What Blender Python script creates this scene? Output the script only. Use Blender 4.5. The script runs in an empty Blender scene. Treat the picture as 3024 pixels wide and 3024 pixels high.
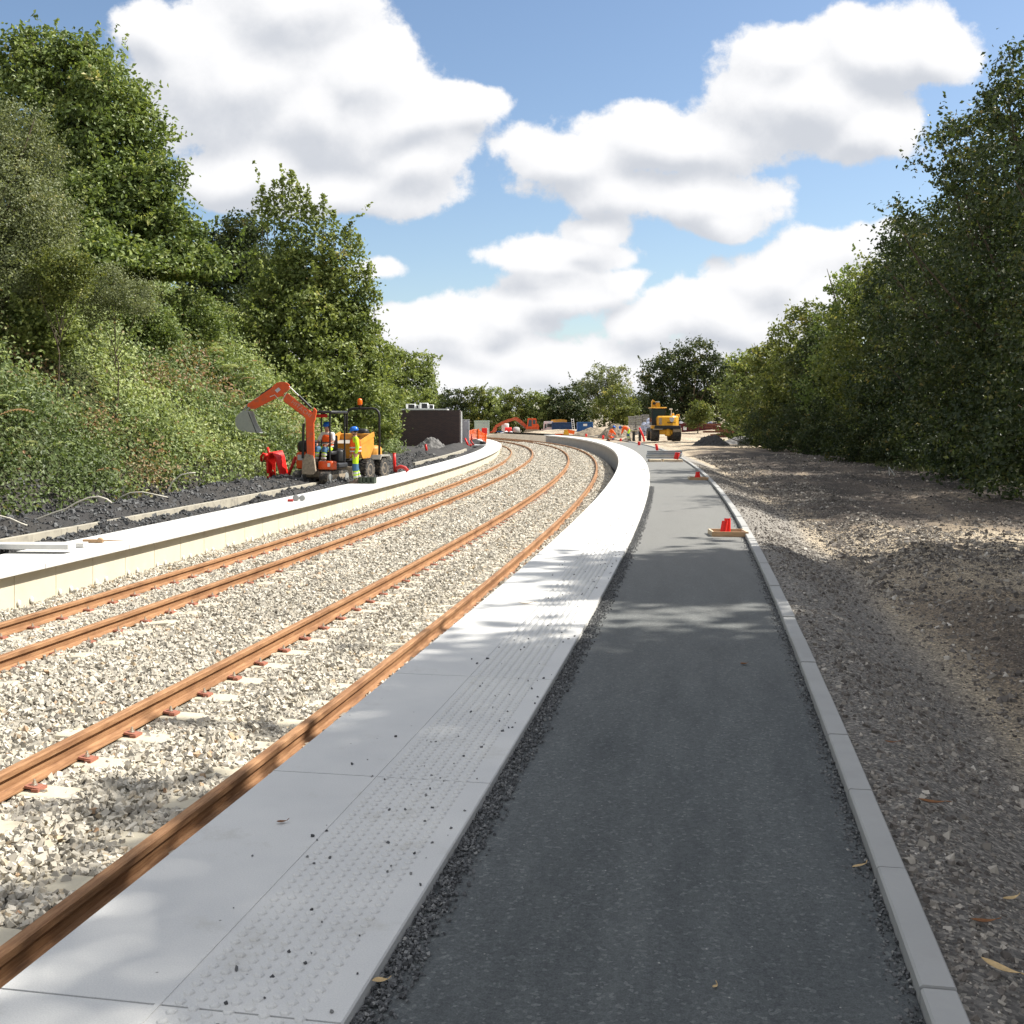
import bpy, bmesh, math, random
import numpy as np
from mathutils import Vector, Matrix
random.seed(7); RNG = np.random.default_rng(11)
SC = bpy.context.scene; COL = SC.collection
R = math.radians; PI = math.pi
F, HOR, EYE = 3300.0, 1236.4, 1.737

# ------------------------------------------------------------------ camera
cam = bpy.data.cameras.new('camera'); co = bpy.data.objects.new('camera', cam); COL.objects.link(co)
co.location = (0, 0, EYE); co.rotation_euler = (R(90), 0, 0)
cam.sensor_width = 36; cam.lens = F / 3024 * 36; cam.shift_y = -(1512 - HOR) / 3024
cam.clip_start = 0.1; cam.clip_end = 3000
SC.camera = co
# ------------------------------------------------------------------ light
SUN_AZ, SUN_EL = 74, 48          # azimuth clockwise from the view direction (+Y)
sd = Vector((math.sin(R(SUN_AZ)) * math.cos(R(SUN_EL)), math.cos(R(SUN_AZ)) * math.cos(R(SUN_EL)), math.sin(R(SUN_EL))))
sun = bpy.data.lights.new('sun', 'SUN'); sun.energy = 5.0; sun.angle = R(0.55); sun.color = (1, 0.95, 0.86)
so = bpy.data.objects.new('sun', sun); COL.objects.link(so); so.rotation_euler = (-sd).to_track_quat('-Z', 'Y').to_euler()
so.location = sd * 60
SC.view_settings.view_transform = 'Standard'; SC.view_settings.look = 'None'
SC.view_settings.exposure = 0.8; SC.view_settings.gamma = 1
SC.cycles.max_bounces = 5; SC.cycles.diffuse_bounces = 3; SC.cycles.transmission_bounces = 3
SC.cycles.transparent_max_bounces = 6; SC.cycles.caustics_reflective = False; SC.cycles.caustics_refractive = False

W = bpy.data.worlds.new('World'); SC.world = W; W.use_nodes = True
nt = W.node_tree; nt.nodes.clear(); L = nt.links
def N(t, ntree=None, **k):
    n = (ntree or nt).nodes.new(t)
    for a, b in k.items(): setattr(n, a, b)
    return n
def cloud_group():
    g = bpy.data.node_groups.new('cloud_density', 'ShaderNodeTree')
    g.interface.new_socket('P', in_out='INPUT', socket_type='NodeSocketVector')
    g.interface.new_socket('D', in_out='OUTPUT', socket_type='NodeSocketFloat'); g.interface.new_socket('S', in_out='OUTPUT', socket_type='NodeSocketFloat')
    gi = N('NodeGroupInput', g); go = N('NodeGroupOutput', g); l = g.links
    n1 = N('ShaderNodeTexNoise', g); n1.inputs['Scale'].default_value = 9; n1.inputs['Detail'].default_value = 2
    n2 = N('ShaderNodeTexNoise', g); n2.inputs['Scale'].default_value = 19; n2.inputs['Detail'].default_value = 7; n2.inputs['Roughness'].default_value = 0.63
    l.new(gi.outputs[0], n1.inputs['Vector']); l.new(gi.outputs[0], n2.inputs['Vector'])
    s = N('ShaderNodeVectorMath', g, operation='SUBTRACT'); l.new(n1.outputs['Color'], s.inputs[0]); s.inputs[1].default_value = (.5, .5, .5)
    m = N('ShaderNodeVectorMath', g, operation='MULTIPLY_ADD'); l.new(s.outputs[0], m.inputs[0]); m.inputs[1].default_value = (.09, .06, 0); l.new(gi.outputs[0], m.inputs[2])
    B = [(450,130,230,150),(640,210,225,125),(800,215,150,70),(480,330,120,80),(620,355,225,62),(310,70,95,60),(560,-10,170,110),(690,140,130,110),(900,205,65,42),(780,300,110,60),
         (1660,90,190,95),(1520,190,210,105),(1280,250,230,62),(1080,295,150,58),(1640,260,115,62),(1300,370,200,62),(1150,350,150,40),(1760,90,90,70),(1480,100,90,60),(1380,410,120,35),
         (1040,485,130,48),(1060,560,130,48),(960,595,120,42),(850,625,140,48),(1110,430,60,30),(1170,540,40,30),(700,520,50,18),
         (1620,470,120,42),(1480,520,150,55),(1360,590,150,60),(1260,610,110,38),(1700,440,70,30),(1560,560,200,60),(1800,520,160,60),(1430,620,200,50),
         (1000,670,420,40),(860,720,300,50),(1140,655,70,26),(1250,700,300,50),(600,690,250,45),(100,700,400,60),(1880,420,90,40)]
    prev = None
    for (x, y, rx, ry) in B:
        u = (x * 1.5652 - 1512) / F; v = (HOR - y * 1.5652) / F
        a = N('ShaderNodeVectorMath', g, operation='SUBTRACT'); l.new(m.outputs[0], a.inputs[0]); a.inputs[1].default_value = (u, v, 0)
        b = N('ShaderNodeVectorMath', g, operation='MULTIPLY'); l.new(a.outputs[0], b.inputs[0]); b.inputs[1].default_value = (F / (rx * 1.5652), F / (ry * 1.5652), 0)
        c = N('ShaderNodeVectorMath', g, operation='LENGTH'); l.new(b.outputs[0], c.inputs[0])
        d = N('ShaderNodeMath', g, operation='MULTIPLY_ADD'); l.new(c.outputs['Value'], d.inputs[0])
        sc_ = min(1.0, (min(rx, ry) / 90) ** .6); d.inputs[1].default_value = -sc_; d.inputs[2].default_value = sc_
        if prev is None: prev = d
        else:
            e = N('ShaderNodeMath', g, operation='SMOOTH_MAX'); e.inputs[2].default_value = .22
            l.new(prev.outputs[0], e.inputs[0]); l.new(d.outputs[0], e.inputs[1]); prev = e
    q = N('ShaderNodeMath', g, operation='SUBTRACT'); l.new(n2.outputs[0], q.inputs[0]); q.inputs[1].default_value = .5
    r = N('ShaderNodeMath', g, operation='MULTIPLY_ADD'); l.new(q.outputs[0], r.inputs[0]); r.inputs[1].default_value = 1.0; pa = N('ShaderNodeMath', g, operation='ADD'); l.new(prev.outputs[0], pa.inputs[0]); pa.inputs[1].default_value = .13; l.new(pa.outputs[0], r.inputs[2])
    l.new(r.outputs[0], go.inputs[0]); r2 = N('ShaderNodeMath', g, operation='MULTIPLY_ADD'); l.new(q.outputs[0], r2.inputs[0]); r2.inputs[1].default_value = .62; l.new(prev.outputs[0], r2.inputs[2]); l.new(r2.outputs[0], go.inputs[1])
    return g
CG = cloud_group()
tc = N('ShaderNodeTexCoord'); sx = N('ShaderNodeSeparateXYZ'); L.new(tc.outputs['Generated'], sx.inputs[0])
ym = N('ShaderNodeMath', operation='MAXIMUM'); L.new(sx.outputs[1], ym.inputs[0]); ym.inputs[1].default_value = .05
du = N('ShaderNodeMath', operation='DIVIDE'); L.new(sx.outputs[0], du.inputs[0]); L.new(ym.outputs[0], du.inputs[1])
dv = N('ShaderNodeMath', operation='DIVIDE'); L.new(sx.outputs[2], dv.inputs[0]); L.new(ym.outputs[0], dv.inputs[1])
cx = N('ShaderNodeCombineXYZ'); L.new(du.outputs[0], cx.inputs[0]); L.new(dv.outputs[0], cx.inputs[1])
g1 = N('ShaderNodeGroup'); g1.node_tree = CG; L.new(cx.outputs[0], g1.inputs[0])
of = N('ShaderNodeVectorMath', operation='ADD'); L.new(cx.outputs[0], of.inputs[0]); of.inputs[1].default_value = (.01, .026, 0)
g2 = N('ShaderNodeGroup'); g2.node_tree = CG; L.new(of.outputs[0], g2.inputs[0])
al = N('ShaderNodeMapRange', interpolation_type='SMOOTHSTEP'); L.new(g1.outputs[0], al.inputs[0]); al.inputs[1].default_value = -.02; al.inputs[2].default_value = .2
nb = N('ShaderNodeTexNoise'); nb.inputs['Scale'].default_value = 3.2; nb.inputs['Detail'].default_value = 5; L.new(tc.outputs['Generated'], nb.inputs['Vector'])  # extra clouds added behind and overhead, out of view, to lift the fill light
nbm = N('ShaderNodeMapRange', interpolation_type='SMOOTHSTEP'); L.new(nb.outputs[0], nbm.inputs[0]); nbm.inputs[1].default_value = .40; nbm.inputs[2].default_value = .52
wb = N('ShaderNodeMapRange', interpolation_type='SMOOTHSTEP'); L.new(sx.outputs[1], wb.inputs[0]); wb.inputs[1].default_value = .72; wb.inputs[2].default_value = .5
wz = N('ShaderNodeMapRange', interpolation_type='SMOOTHSTEP'); L.new(sx.outputs[2], wz.inputs[0]); wz.inputs[1].default_value = .45; wz.inputs[2].default_value = .6
wm = N('ShaderNodeMath', operation='MAXIMUM'); L.new(wb.outputs[0], wm.inputs[0]); L.new(wz.outputs[0], wm.inputs[1])
wc = N('ShaderNodeMath', operation='MULTIPLY'); L.new(wm.outputs[0], wc.inputs[0]); L.new(nbm.outputs[0], wc.inputs[1])
alm = N('ShaderNodeMath', operation='MAXIMUM'); L.new(al.outputs[0], alm.inputs[0]); L.new(wc.outputs[0], alm.inputs[1])
ds = N('ShaderNodeMath', operation='SUBTRACT'); L.new(g1.outputs[1], ds.inputs[0]); L.new(g2.outputs[1], ds.inputs[1])
dc = N('ShaderNodeMath', operation='MULTIPLY_ADD'); L.new(g1.outputs[1], dc.inputs[0]); dc.inputs[1].default_value = -.12; L.new(ds.outputs[0], dc.inputs[2])
lt = N('ShaderNodeMapRange', interpolation_type='SMOOTHSTEP'); L.new(dc.outputs[0], lt.inputs[0]); lt.inputs[1].default_value = -.6; lt.inputs[2].default_value = .3
cr = N('ShaderNodeMix', data_type='RGBA'); L.new(lt.outputs[0], cr.inputs[0]); cr.inputs[6].default_value = (.375, .392, .425, 1); cr.inputs[7].default_value = (.585, .585, .592, 1)
sky = N('ShaderNodeTexSky', sky_type='NISHITA', sun_disc=False); sky.sun_elevation = R(SUN_EL); sky.sun_rotation = R(SUN_AZ)
sky.air_density = 1.0; sky.dust_density = .6; sky.ozone_density = 2.0
b1 = N('ShaderNodeBackground'); L.new(sky.outputs[0], b1.inputs[0]); b1.inputs[1].default_value = .085
b2 = N('ShaderNodeBackground'); L.new(cr.outputs[2], b2.inputs[0]); b2.inputs[1].default_value = 1.0
ms = N('ShaderNodeMixShader'); L.new(alm.outputs[0], ms.inputs[0]); L.new(b1.outputs[0], ms.inputs[1]); L.new(b2.outputs[0], ms.inputs[2])
wo = N('ShaderNodeOutputWorld'); L.new(ms.outputs[0], wo.inputs[0])
W.cycles.sampling_method = 'MANUAL'; W.cycles.sample_map_resolution = 512

# ------------------------------------------------------------------ noise
def vnoise(x, y, seed=0):
    xi = np.floor(x).astype(np.int64); yi = np.floor(y).astype(np.int64); xf = x - xi; yf = y - yi
    xf = xf * xf * (3 - 2 * xf); yf = yf * yf * (3 - 2 * yf)
    def h(a, b):
        n = (a * 374761393 + b * 668265263 + seed * 982451653) & 0x7fffffff
        n = ((n ^ (n >> 13)) * 1274126177) & 0x7fffffff
        return ((n ^ (n >> 16)) & 0xffff) / 65535.0
    return (h(xi, yi) * (1 - xf) + h(xi + 1, yi) * xf) * (1 - yf) + (h(xi, yi + 1) * (1 - xf) + h(xi + 1, yi + 1) * xf) * yf
def fbm(x, y, oc=4, seed=0):
    t = 0; a = .5; s = 0
    for i in range(oc):
        t = t + a * vnoise(x * 2 ** i + 17.3 * i, y * 2 ** i - 9.1 * i, seed + i); s += a; a *= .5
    return t / s
sm = lambda a, b, x: (lambda t: t * t * (3 - 2 * t))(np.clip((x - a) / (b - a), 0, 1))

# ------------------------------------------------------------------ track geometry: outer rail of the near track
SS = np.arange(-14, 190, .25)
sc_ = np.clip(SS, -6, 135)
TH = .1906 - 2.1973e-3 * sc_ + 1.8306e-5 * sc_ ** 2 / 2 - 3.8276e-7 * sc_ ** 3 / 3
kend = -2.1973e-3 + 1.8306e-5 * 135 - 3.8276e-7 * 135 ** 2
TH = TH + np.maximum(SS - 135, 0) * kend
i0 = int(np.argmin(abs(SS + 3)))
cxs = np.cumsum(np.sin(TH)) * .25; cys = np.cumsum(np.cos(TH)) * .25
MX = cxs - cxs[i0] - 3.7886; MY = cys - cys[i0] - 3.0
def fr(s):
    return np.interp(s, SS, MX), np.interp(s, SS, MY), np.interp(s, SS, TH)
def PT(s, o, z=0.0):
    x, y, t = fr(s); return (float(x + o * np.cos(t)), float(y - o * np.sin(t)), float(z))
def PTn(s, o):
    x, y, t = fr(s); return x + o * np.cos(t), y - o * np.sin(t)
def so_of(x, y):                      # nearest (s, offset) of a point
    x = np.atleast_1d(np.asarray(x, float)); y = np.atleast_1d(np.asarray(y, float)); s_ = np.zeros(len(x)); o_ = np.zeros(len(x))
    for k in range(0, len(x), 4000):
        d = (x[k:k + 4000, None] - MX[None, ::2]) ** 2 + (y[k:k + 4000, None] - MY[None, ::2]) ** 2
        j = np.argmin(d, 1) * 2; s_[k:k + 4000] = SS[j]
        o_[k:k + 4000] = (x[k:k + 4000] - MX[j]) * np.cos(TH[j]) - (y[k:k + 4000] - MY[j]) * np.sin(TH[j])
    return s_, o_
GAUGE = 1.505
O4, O3, O2, O1 = 0, -GAUGE, -GAUGE - 2.262, -2 * GAUGE - 2.262
Z4, Z3, Z2, Z1 = -.626, -.597, -.597, -.722
OSI, OSO, OK0, OK1 = .976, 2.072, 3.738, 3.846
OLI, OLO = O1 - .732, O1 - .732 - 1.228
ZL = -.286
def at(px, py, Y): return Vector(((px - 1512) * Y / F, Y, EYE - (py - HOR) * Y / F))

# ------------------------------------------------------------------ helpers
def tag(o, label=None, cat=None, group=None, kind=None):
    if label: o['label'] = label
    if cat: o['category'] = cat
    if group: o['group'] = group
    if kind: o['kind'] = kind
    return o
def empty(name, loc, rz=0, label=None, cat=None, group=None, sc=1):
    o = bpy.data.objects.new(name, None); COL.objects.link(o); o.location = loc; o.rotation_euler = (0, 0, rz); o.scale = (sc,) * 3
    o.empty_display_size = .2
    return tag(o, label, cat, group)
def copy_tree(o, parent=None, label=None, loc=None, rz=None):
    c = o.copy(); COL.objects.link(c)
    if parent: c.parent = parent
    for ch in list(o.children): copy_tree(ch, c)
    if label: c['label'] = label
    if loc is not None: c.location = loc
    if rz is not None: c.rotation_euler = (0, 0, rz)
    return c
class MB:
    def __init__(s): s.v = []; s.f = []
    def add(s, vs, fs):
        b = len(s.v); s.v += [tuple(v) for v in vs]; s.f += [tuple(i + b for i in f) for f in fs]; return s
    def box(s, c, d, rot=None, bev=0):
        x, y, z = [q / 2 for q in d]; vs = [Vector(p) for p in ((-x,-y,-z),(x,-y,-z),(x,y,-z),(-x,y,-z),(-x,-y,z),(x,-y,z),(x,y,z),(-x,y,z))]
        if rot is not None:
            m = rot if isinstance(rot, Matrix) else Matrix.Rotation(rot, 3, 'Z'); vs = [m @ v for v in vs]
        c = Vector(c); return s.add([v + c for v in vs], [(0,3,2,1),(4,5,6,7),(0,1,5,4),(1,2,6,5),(2,3,7,6),(3,0,4,7)])
    def rbox(s, c, d, r=.03):           # box with chamfered vertical and top edges
        x, y, z = d[0] / 2, d[1] / 2, d[2] / 2; r = min(r, x * .9, y * .9, z * .9); c = Vector(c); rings = []
        for zz, i in ((-z, r * .5), (-z + r * .5, 0), (z - r, 0), (z - r * .3, r * .3), (z, r)):
            a, b = x - i, y - i; q = r
            rings.append([Vector(p) + c for p in ((-a + q,-b,zz),(a - q,-b,zz),(a,-b + q,zz),(a,b - q,zz),(a - q,b,zz),(-a + q,b,zz),(-a,b - q,zz),(-a,-b + q,zz))])
        return s.rings(rings)
    def rings(s, rg, cap=True, close=True):
        n = len(rg[0]); vs = [v for r_ in rg for v in r_]; fs = []
        for i in range(len(rg) - 1):
            for j in range(n if close else n - 1):
                k = (j + 1) % n; fs.append((i*n+j, i*n+k, (i+1)*n+k, (i+1)*n+j))
        if cap: fs += [tuple(range(n))[::-1], tuple((len(rg) - 1) * n + j for j in range(n))]
        return s.add(vs, fs)
    def tube(s, pts, r, n=8, cap=True):
        pts = [Vector(p) for p in pts]; rs = r if isinstance(r, (list, tuple)) else [r] * len(pts); rg = []; up = Vector((0, 0, 1)); u = None
        for i, p in enumerate(pts):
            t = (pts[min(i + 1, len(pts) - 1)] - pts[max(i - 1, 0)]).normalized()
            if u is None: u = t.cross(up if abs(t.z) < .9 else Vector((1, 0, 0))).normalized()
            u = (u - t * u.dot(t)).normalized(); w = t.cross(u)
            rg.append([p + (u * math.cos(2*PI*j/n) + w * math.sin(2*PI*j/n)) * rs[i] for j in range(n)])
        return s.rings(rg, cap)
    def prism(s, poly, y0, y1):          # polygon in x,z swept along y
        n = len(poly); vs = [(x, y0, z) for x, z in poly] + [(x, y1, z) for x, z in poly]
        return s.add(vs, [tuple(range(n)), tuple(range(n, 2*n))[::-1]] + [(i, i + n, (i+1) % n + n, (i+1) % n) for i in range(n)])
    def prismx(s, poly, x0, x1):         # polygon in y,z swept along x
        n = len(poly); vs = [(x0, y, z) for y, z in poly] + [(x1, y, z) for y, z in poly]
        return s.add(vs, [tuple(range(n))[::-1], tuple(range(n, 2*n))] + [(i, (i+1) % n, (i+1) % n + n, i + n) for i in range(n)])
    def lathe(s, prof, c=(0, 0, 0), n=16, axis='z'):
        c = Vector(c); rg = []
        for r_, z in prof:
            ring = []
            for j in range(n):
                a = 2*PI*j/n; p = Vector((r_*math.cos(a), r_*math.sin(a), z))
                if axis == 'x': p = Vector((p.z, p.x, p.y))
                if axis == 'y': p = Vector((p.x, p.z, p.y))
                ring.append(p + c)
            rg.append(ring)
        return s.rings(rg)
    def blob(s, c, r, n=8, m=6, jit=0):
        rg = []; c = Vector(c); r = r if isinstance(r, (tuple, list)) else (r,) * 3
        for i in range(m + 1):
            t = PI * (i + .001) / (m + .002); rg.append([c + Vector((r[0]*math.sin(t)*math.cos(2*PI*j/n), r[1]*math.sin(t)*math.sin(2*PI*j/n), -r[2]*math.cos(t))) * (1 + random.uniform(-jit, jit)) for j in range(n)])
        return s.rings(rg)
    def build(s, name, mat, parent=None, smooth=False):
        me = bpy.data.meshes.new(name); me.from_pydata(s.v, [], s.f); me.materials.append(mat)
        bm = bmesh.new(); bm.from_mesh(me); bmesh.ops.recalc_face_normals(bm, faces=bm.faces); bm.to_mesh(me); bm.free()
        if smooth:
            me.polygons.foreach_set('use_smooth', [True] * len(me.polygons))
            if smooth != 'full': me.set_sharp_from_angle(angle=R(42))
        o = bpy.data.objects.new(name, me); COL.objects.link(o)
        if parent: o.parent = parent
        return o
def np_mesh(name, V, Fc, mat, parent=None, attrs=None, uv=None, smooth=False, flipcheck=False):
    V = np.asarray(V, np.float32); Fc = np.asarray(Fc, np.int32); k = Fc.shape[1]
    me = bpy.data.meshes.new(name); me.vertices.add(len(V)); me.vertices.foreach_set('co', V.ravel())
    me.loops.add(Fc.size); me.loops.foreach_set('vertex_index', Fc.ravel())
    me.polygons.add(len(Fc)); me.polygons.foreach_set('loop_start', np.arange(0, Fc.size, k, dtype=np.int32))
    me.polygons.foreach_set('use_smooth', np.full(len(Fc), bool(smooth)))
    if attrs:
        for nm, (dom, arr) in attrs.items():
            a = me.attributes.new(nm, 'FLOAT', dom); a.data.foreach_set('value', np.asarray(arr, np.float32))
    if uv is not None:
        ul = me.uv_layers.new(name='UVMap'); ul.data.foreach_set('uv', np.asarray(uv, np.float32)[Fc.ravel()].ravel())
    me.update(calc_edges=True); me.materials.append(mat)
    o = bpy.data.objects.new(name, me); COL.objects.link(o)
    if parent: o.parent = parent
    return o
def grid_faces(n, m):
    i = np.arange(n - 1)[:, None] * m + np.arange(m - 1)[None]; i = i.ravel(); return np.stack([i, i + 1, i + m + 1, i + m], 1)
def ribbon(name, prof, s0, s1, ds, mat, parent=None, closed=False, smooth=False, zf=None, cap=True):
    s = np.arange(s0, s1 + 1e-6, ds); P = list(prof) + ([prof[0]] if closed else []); P = np.array(P, float); n, m = len(s), len(P)
    S_, O_ = np.meshgrid(s, P[:, 0], indexing='ij'); Zs = np.tile(P[:, 1], (n, 1))
    if zf is not None: Zs = Zs + zf(S_, O_)
    X, Y = PTn(S_.ravel(), O_.ravel()); lp = np.r_[0, np.cumsum(np.hypot(np.diff(P[:, 0]), np.diff(P[:, 1])))]
    V = np.c_[X, Y, Zs.ravel()]; uv = np.c_[S_.ravel(), (np.tile(lp, (n, 1)) + P[0, 0]).ravel()]
    o = np_mesh(name, V, grid_faces(n, m), mat, parent, uv=uv, smooth=smooth)
    if closed and cap:
        bm = bmesh.new(); bm.from_mesh(o.data); bm.verts.ensure_lookup_table()
        for k in (0, n - 1):
            try: bm.faces.new([bm.verts[k * m + j] for j in range(m - 1)])
            except ValueError: pass
        bmesh.ops.recalc_face_normals(bm, faces=bm.faces); bm.to_mesh(o.data); bm.free()
    return o

# ------------------------------------------------------------------ materials
def ramp(t, fac, stops):
    r = t.nodes.new('ShaderNodeValToRGB'); e = r.color_ramp.elements
    while len(e) < len(stops): e.new(.5)
    for i, (p, c) in enumerate(stops): e[i].position = p; e[i].color = (*c, 1)
    t.links.new(fac, r.inputs[0]); return r.outputs[0]
def noise(t, vec, scale, detail=4, rough=.6):
    n = t.nodes.new('ShaderNodeTexNoise'); n.inputs['Scale'].default_value = scale; n.inputs['Detail'].default_value = detail; n.inputs['Roughness'].default_value = rough
    if vec is not None: t.links.new(vec, n.inputs['Vector'])
    return n.outputs['Fac']
def mixc(t, fac, a, b, mode='MIX'):
    m = t.nodes.new('ShaderNodeMix'); m.data_type = 'RGBA'; m.blend_type = mode
    for s_, v in ((m.inputs[0], fac), (m.inputs[6], a), (m.inputs[7], b)):
        if hasattr(v, 'links') or hasattr(v, 'is_linked'): t.links.new(v, s_)
        elif isinstance(v, (int, float)): s_.default_value = v
        else: s_.default_value = (*v, 1)
    return m.outputs[2]
def mat(name, base, rough=.7, metal=0, var=.15, vscale=6, bump=0, bscale=60, dirt=None, dscale=3, damt=.5, emis=None, spec=.4, coord='Object', stretch=None):
    m = bpy.data.materials.new(name); m.use_nodes = True; t = m.node_tree; b = t.nodes['Principled BSDF']
    tcn = t.nodes.new('ShaderNodeTexCoord'); v = tcn.outputs[coord]
    if stretch:
        mp = t.nodes.new('ShaderNodeMapping'); mp.inputs['Scale'].default_value = stretch; t.links.new(v, mp.inputs[0]); v = mp.outputs[0]
    lo = tuple(c * (1 - var) for c in base); hi = tuple(min(1, c * (1 + var)) for c in base)
    c = ramp(t, noise(t, v, vscale), [(.3, lo), (.7, hi)])
    if dirt:
        f_ = ramp(t, noise(t, v, dscale, 6, .7), [(.5 - .0, (0, 0, 0)), (.5 + .2, (damt,) * 3)]); c = mixc(t, f_, c, dirt)
    t.links.new(c, b.inputs['Base Color']); b.inputs['Roughness'].default_value = rough; b.inputs['Metallic'].default_value = metal
    b.inputs['Specular IOR Level'].default_value = spec
    if bump:
        bp = t.nodes.new('ShaderNodeBump'); bp.inputs['Strength'].default_value = bump; bp.inputs['Distance'].default_value = .02
        t.links.new(noise(t, v, bscale, 5, .7), bp.inputs['Height']); t.links.new(bp.outputs[0], b.inputs['Normal'])
    if emis: b.inputs['Emission Color'].default_value = (*emis, 1); b.inputs['Emission Strength'].default_value = 1
    return m
def attr_mat(name, attr, stops, rough=.85, trans=0, spec=.3, bump=0, extra=None):
    m = bpy.data.materials.new(name); m.use_nodes = True; t = m.node_tree; b = t.nodes['Principled BSDF']
    a = t.nodes.new('ShaderNodeAttribute'); a.attribute_name = attr; c = ramp(t, a.outputs['Fac'], stops)
    if extra: c = extra(t, c)
    t.links.new(c, b.inputs['Base Color']); b.inputs['Roughness'].default_value = rough; b.inputs['Specular IOR Level'].default_value = spec
    if trans:
        tr = t.nodes.new('ShaderNodeBsdfTranslucent'); sc2 = mixc(t, 1.0, c, (1.0, 1.0, .55), 'MULTIPLY'); t.links.new(sc2, tr.inputs[0])
        mx = t.nodes.new('ShaderNodeMixShader'); mx.inputs[0].default_value = trans; t.links.new(b.outputs[0], mx.inputs[1]); t.links.new(tr.outputs[0], mx.inputs[2])
        t.links.new(mx.outputs[0], t.nodes['Material Output'].inputs[0])
    if bump:
        bp = t.nodes.new('ShaderNodeBump'); bp.inputs['Strength'].default_value = bump; bp.inputs['Distance'].default_value = .03
        tcn = t.nodes.new('ShaderNodeTexCoord'); t.links.new(noise(t, tcn.outputs['Object'], 45, 8, .85), bp.inputs['Height']); t.links.new(bp.outputs[0], b.inputs['Normal'])
    return m
M = {}
M['concrete_white'] = mat('pale_concrete', (.62, .61, .58), .8, var=.06, vscale=1.5, bump=.12, bscale=220, dirt=(.33, .32, .28), dscale=.9, damt=.35)
M['concrete_panel'] = mat('cream_concrete_panel', (.62, .57, .44), .8, var=.07, vscale=1.2, bump=.05, bscale=80, dirt=(.42, .38, .28), dscale=1.3, damt=.3)
M['edging'] = mat('cream_edging_concrete', (.40, .37, .30), .85, var=.1, vscale=3, dirt=(.15, .14, .13), dscale=4, damt=.7)
M['concrete_grey'] = mat('grey_concrete', (.36, .35, .33), .85, var=.12, vscale=4, bump=.15, bscale=120, dirt=(.2, .19, .17), dscale=2, damt=.5)
M['kerb'] = mat('kerb_concrete', (.36, .36, .35), .85, var=.1, vscale=3, bump=.12, bscale=150, dirt=(.22, .21, .2), dscale=1.5, damt=.4)
M['sleeper'] = mat('sleeper_concrete', (.52, .47, .36), .85, var=.12, vscale=8, bump=.2, bscale=90)
M['brown_soil'] = mat('brown_soil', (.2, .165, .12), .95, var=.35, vscale=2, bump=.8, bscale=12, dirt=(.3, .26, .2), dscale=4, damt=.6)
M['dark_soil'] = mat('dark_soil', (.06, .058, .058), .95, var=.4, vscale=9, bump=1, bscale=22)
M['grey_heap'] = mat('grey_stone_dust', (.16, .155, .15), .95, var=.25, vscale=5, bump=.8, bscale=14)
M['wood'] = mat('timber', (.42, .27, .15), .7, var=.25, vscale=5, stretch=(1, 8, 8))
M['pale_wood'] = mat('pale_timber', (.55, .46, .33), .7, var=.2, vscale=5)
M['galv'] = mat('galvanised_steel', (.42, .45, .48), .45, .6, var=.1, vscale=8)
M['orange'] = mat('orange_paint', (.7, .09, .015), .45, var=.12, vscale=4, dirt=(.25, .13, .08), dscale=6, damt=.6)
M['orange_dusty'] = mat('dusty_orange_paint', (.52, .1, .035), .55, var=.2, vscale=4, dirt=(.25, .17, .13), dscale=4, damt=.6)
M['black'] = mat('black_paint', (.018, .018, .02), .5, var=.2)
M['rubber'] = mat('muddy_rubber', (.035, .034, .033), .9, var=.3, vscale=12, dirt=(.3, .25, .19), dscale=9, damt=.75)
M['mud'] = mat('dried_mud', (.33, .27, .2), .95, var=.25, vscale=14, bump=.7, bscale=30, dirt=(.1, .09, .08), dscale=12, damt=.6)
M['steel'] = mat('worn_steel', (.33, .34, .33), .5, .4, var=.15, vscale=6, dirt=(.2, .18, .15), dscale=6, damt=.5)
M['chrome'] = mat('chromed_rod', (.75, .75, .75), .15, 1, var=.03)
M['yellow'] = mat('yellow_paint', (.72, .36, .02), .45, var=.08, vscale=3, dirt=(.3, .2, .09), dscale=4, damt=.4)
M['yellow_orange'] = mat('amber_yellow_paint', (.6, .27, .035), .55, var=.15, vscale=3, dirt=(.22, .16, .1), dscale=4, damt=.7)
M['skip_inside'] = mat('scuffed_grey_paint', (.3, .29, .26), .7, var=.2)
M['beacon'] = mat('orange_beacon', (.9, .16, .01), .2, var=.03)
M['red'] = mat('red_plastic', (.75, .02, .015), .4, var=.06, vscale=5)
M['redpaint'] = mat('red_paint', (.42, .025, .02), .5, var=.15, vscale=3)
M['maroon'] = mat('maroon_paint', (.13, .02, .025), .6, var=.2, vscale=2, dirt=(.06, .02, .02), dscale=3, damt=.6)
M['orange_plastic'] = mat('orange_plastic', (.85, .13, .01), .5, var=.08)
M['hiviz_orange'] = mat('orange_hiviz_cloth', (.9, .12, .012), .8, var=.1, vscale=10, bump=.5, bscale=18)
M['hiviz_yellow'] = mat('yellow_hiviz_cloth', (.55, .85, .02), .8, var=.1, vscale=10, bump=.5, bscale=18)
M['reflect'] = mat('reflective_tape', (.5, .5, .48), .35, var=.05)
M['blue_cloth'] = mat('blue_grey_cloth', (.05, .13, .24), .85, var=.2)
M['white_cloth'] = mat('white_cotton', (.75, .74, .72), .85, var=.06)
M['helmet'] = mat('blue_helmet_plastic', (.01, .13, .55), .3, var=.04)
M['skin'] = mat('skin', (.42, .22, .15), .55, var=.08)
M['hair'] = mat('dark_hair', (.03, .02, .015), .7, var=.2)
M['boot'] = mat('dusty_boot_leather', (.16, .12, .09), .8, var=.25)
M['white'] = mat('white_paint', (.78, .78, .76), .45, var=.04)
M['offwhite'] = mat('off_white_paint', (.6, .63, .6), .5, var=.05)
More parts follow.
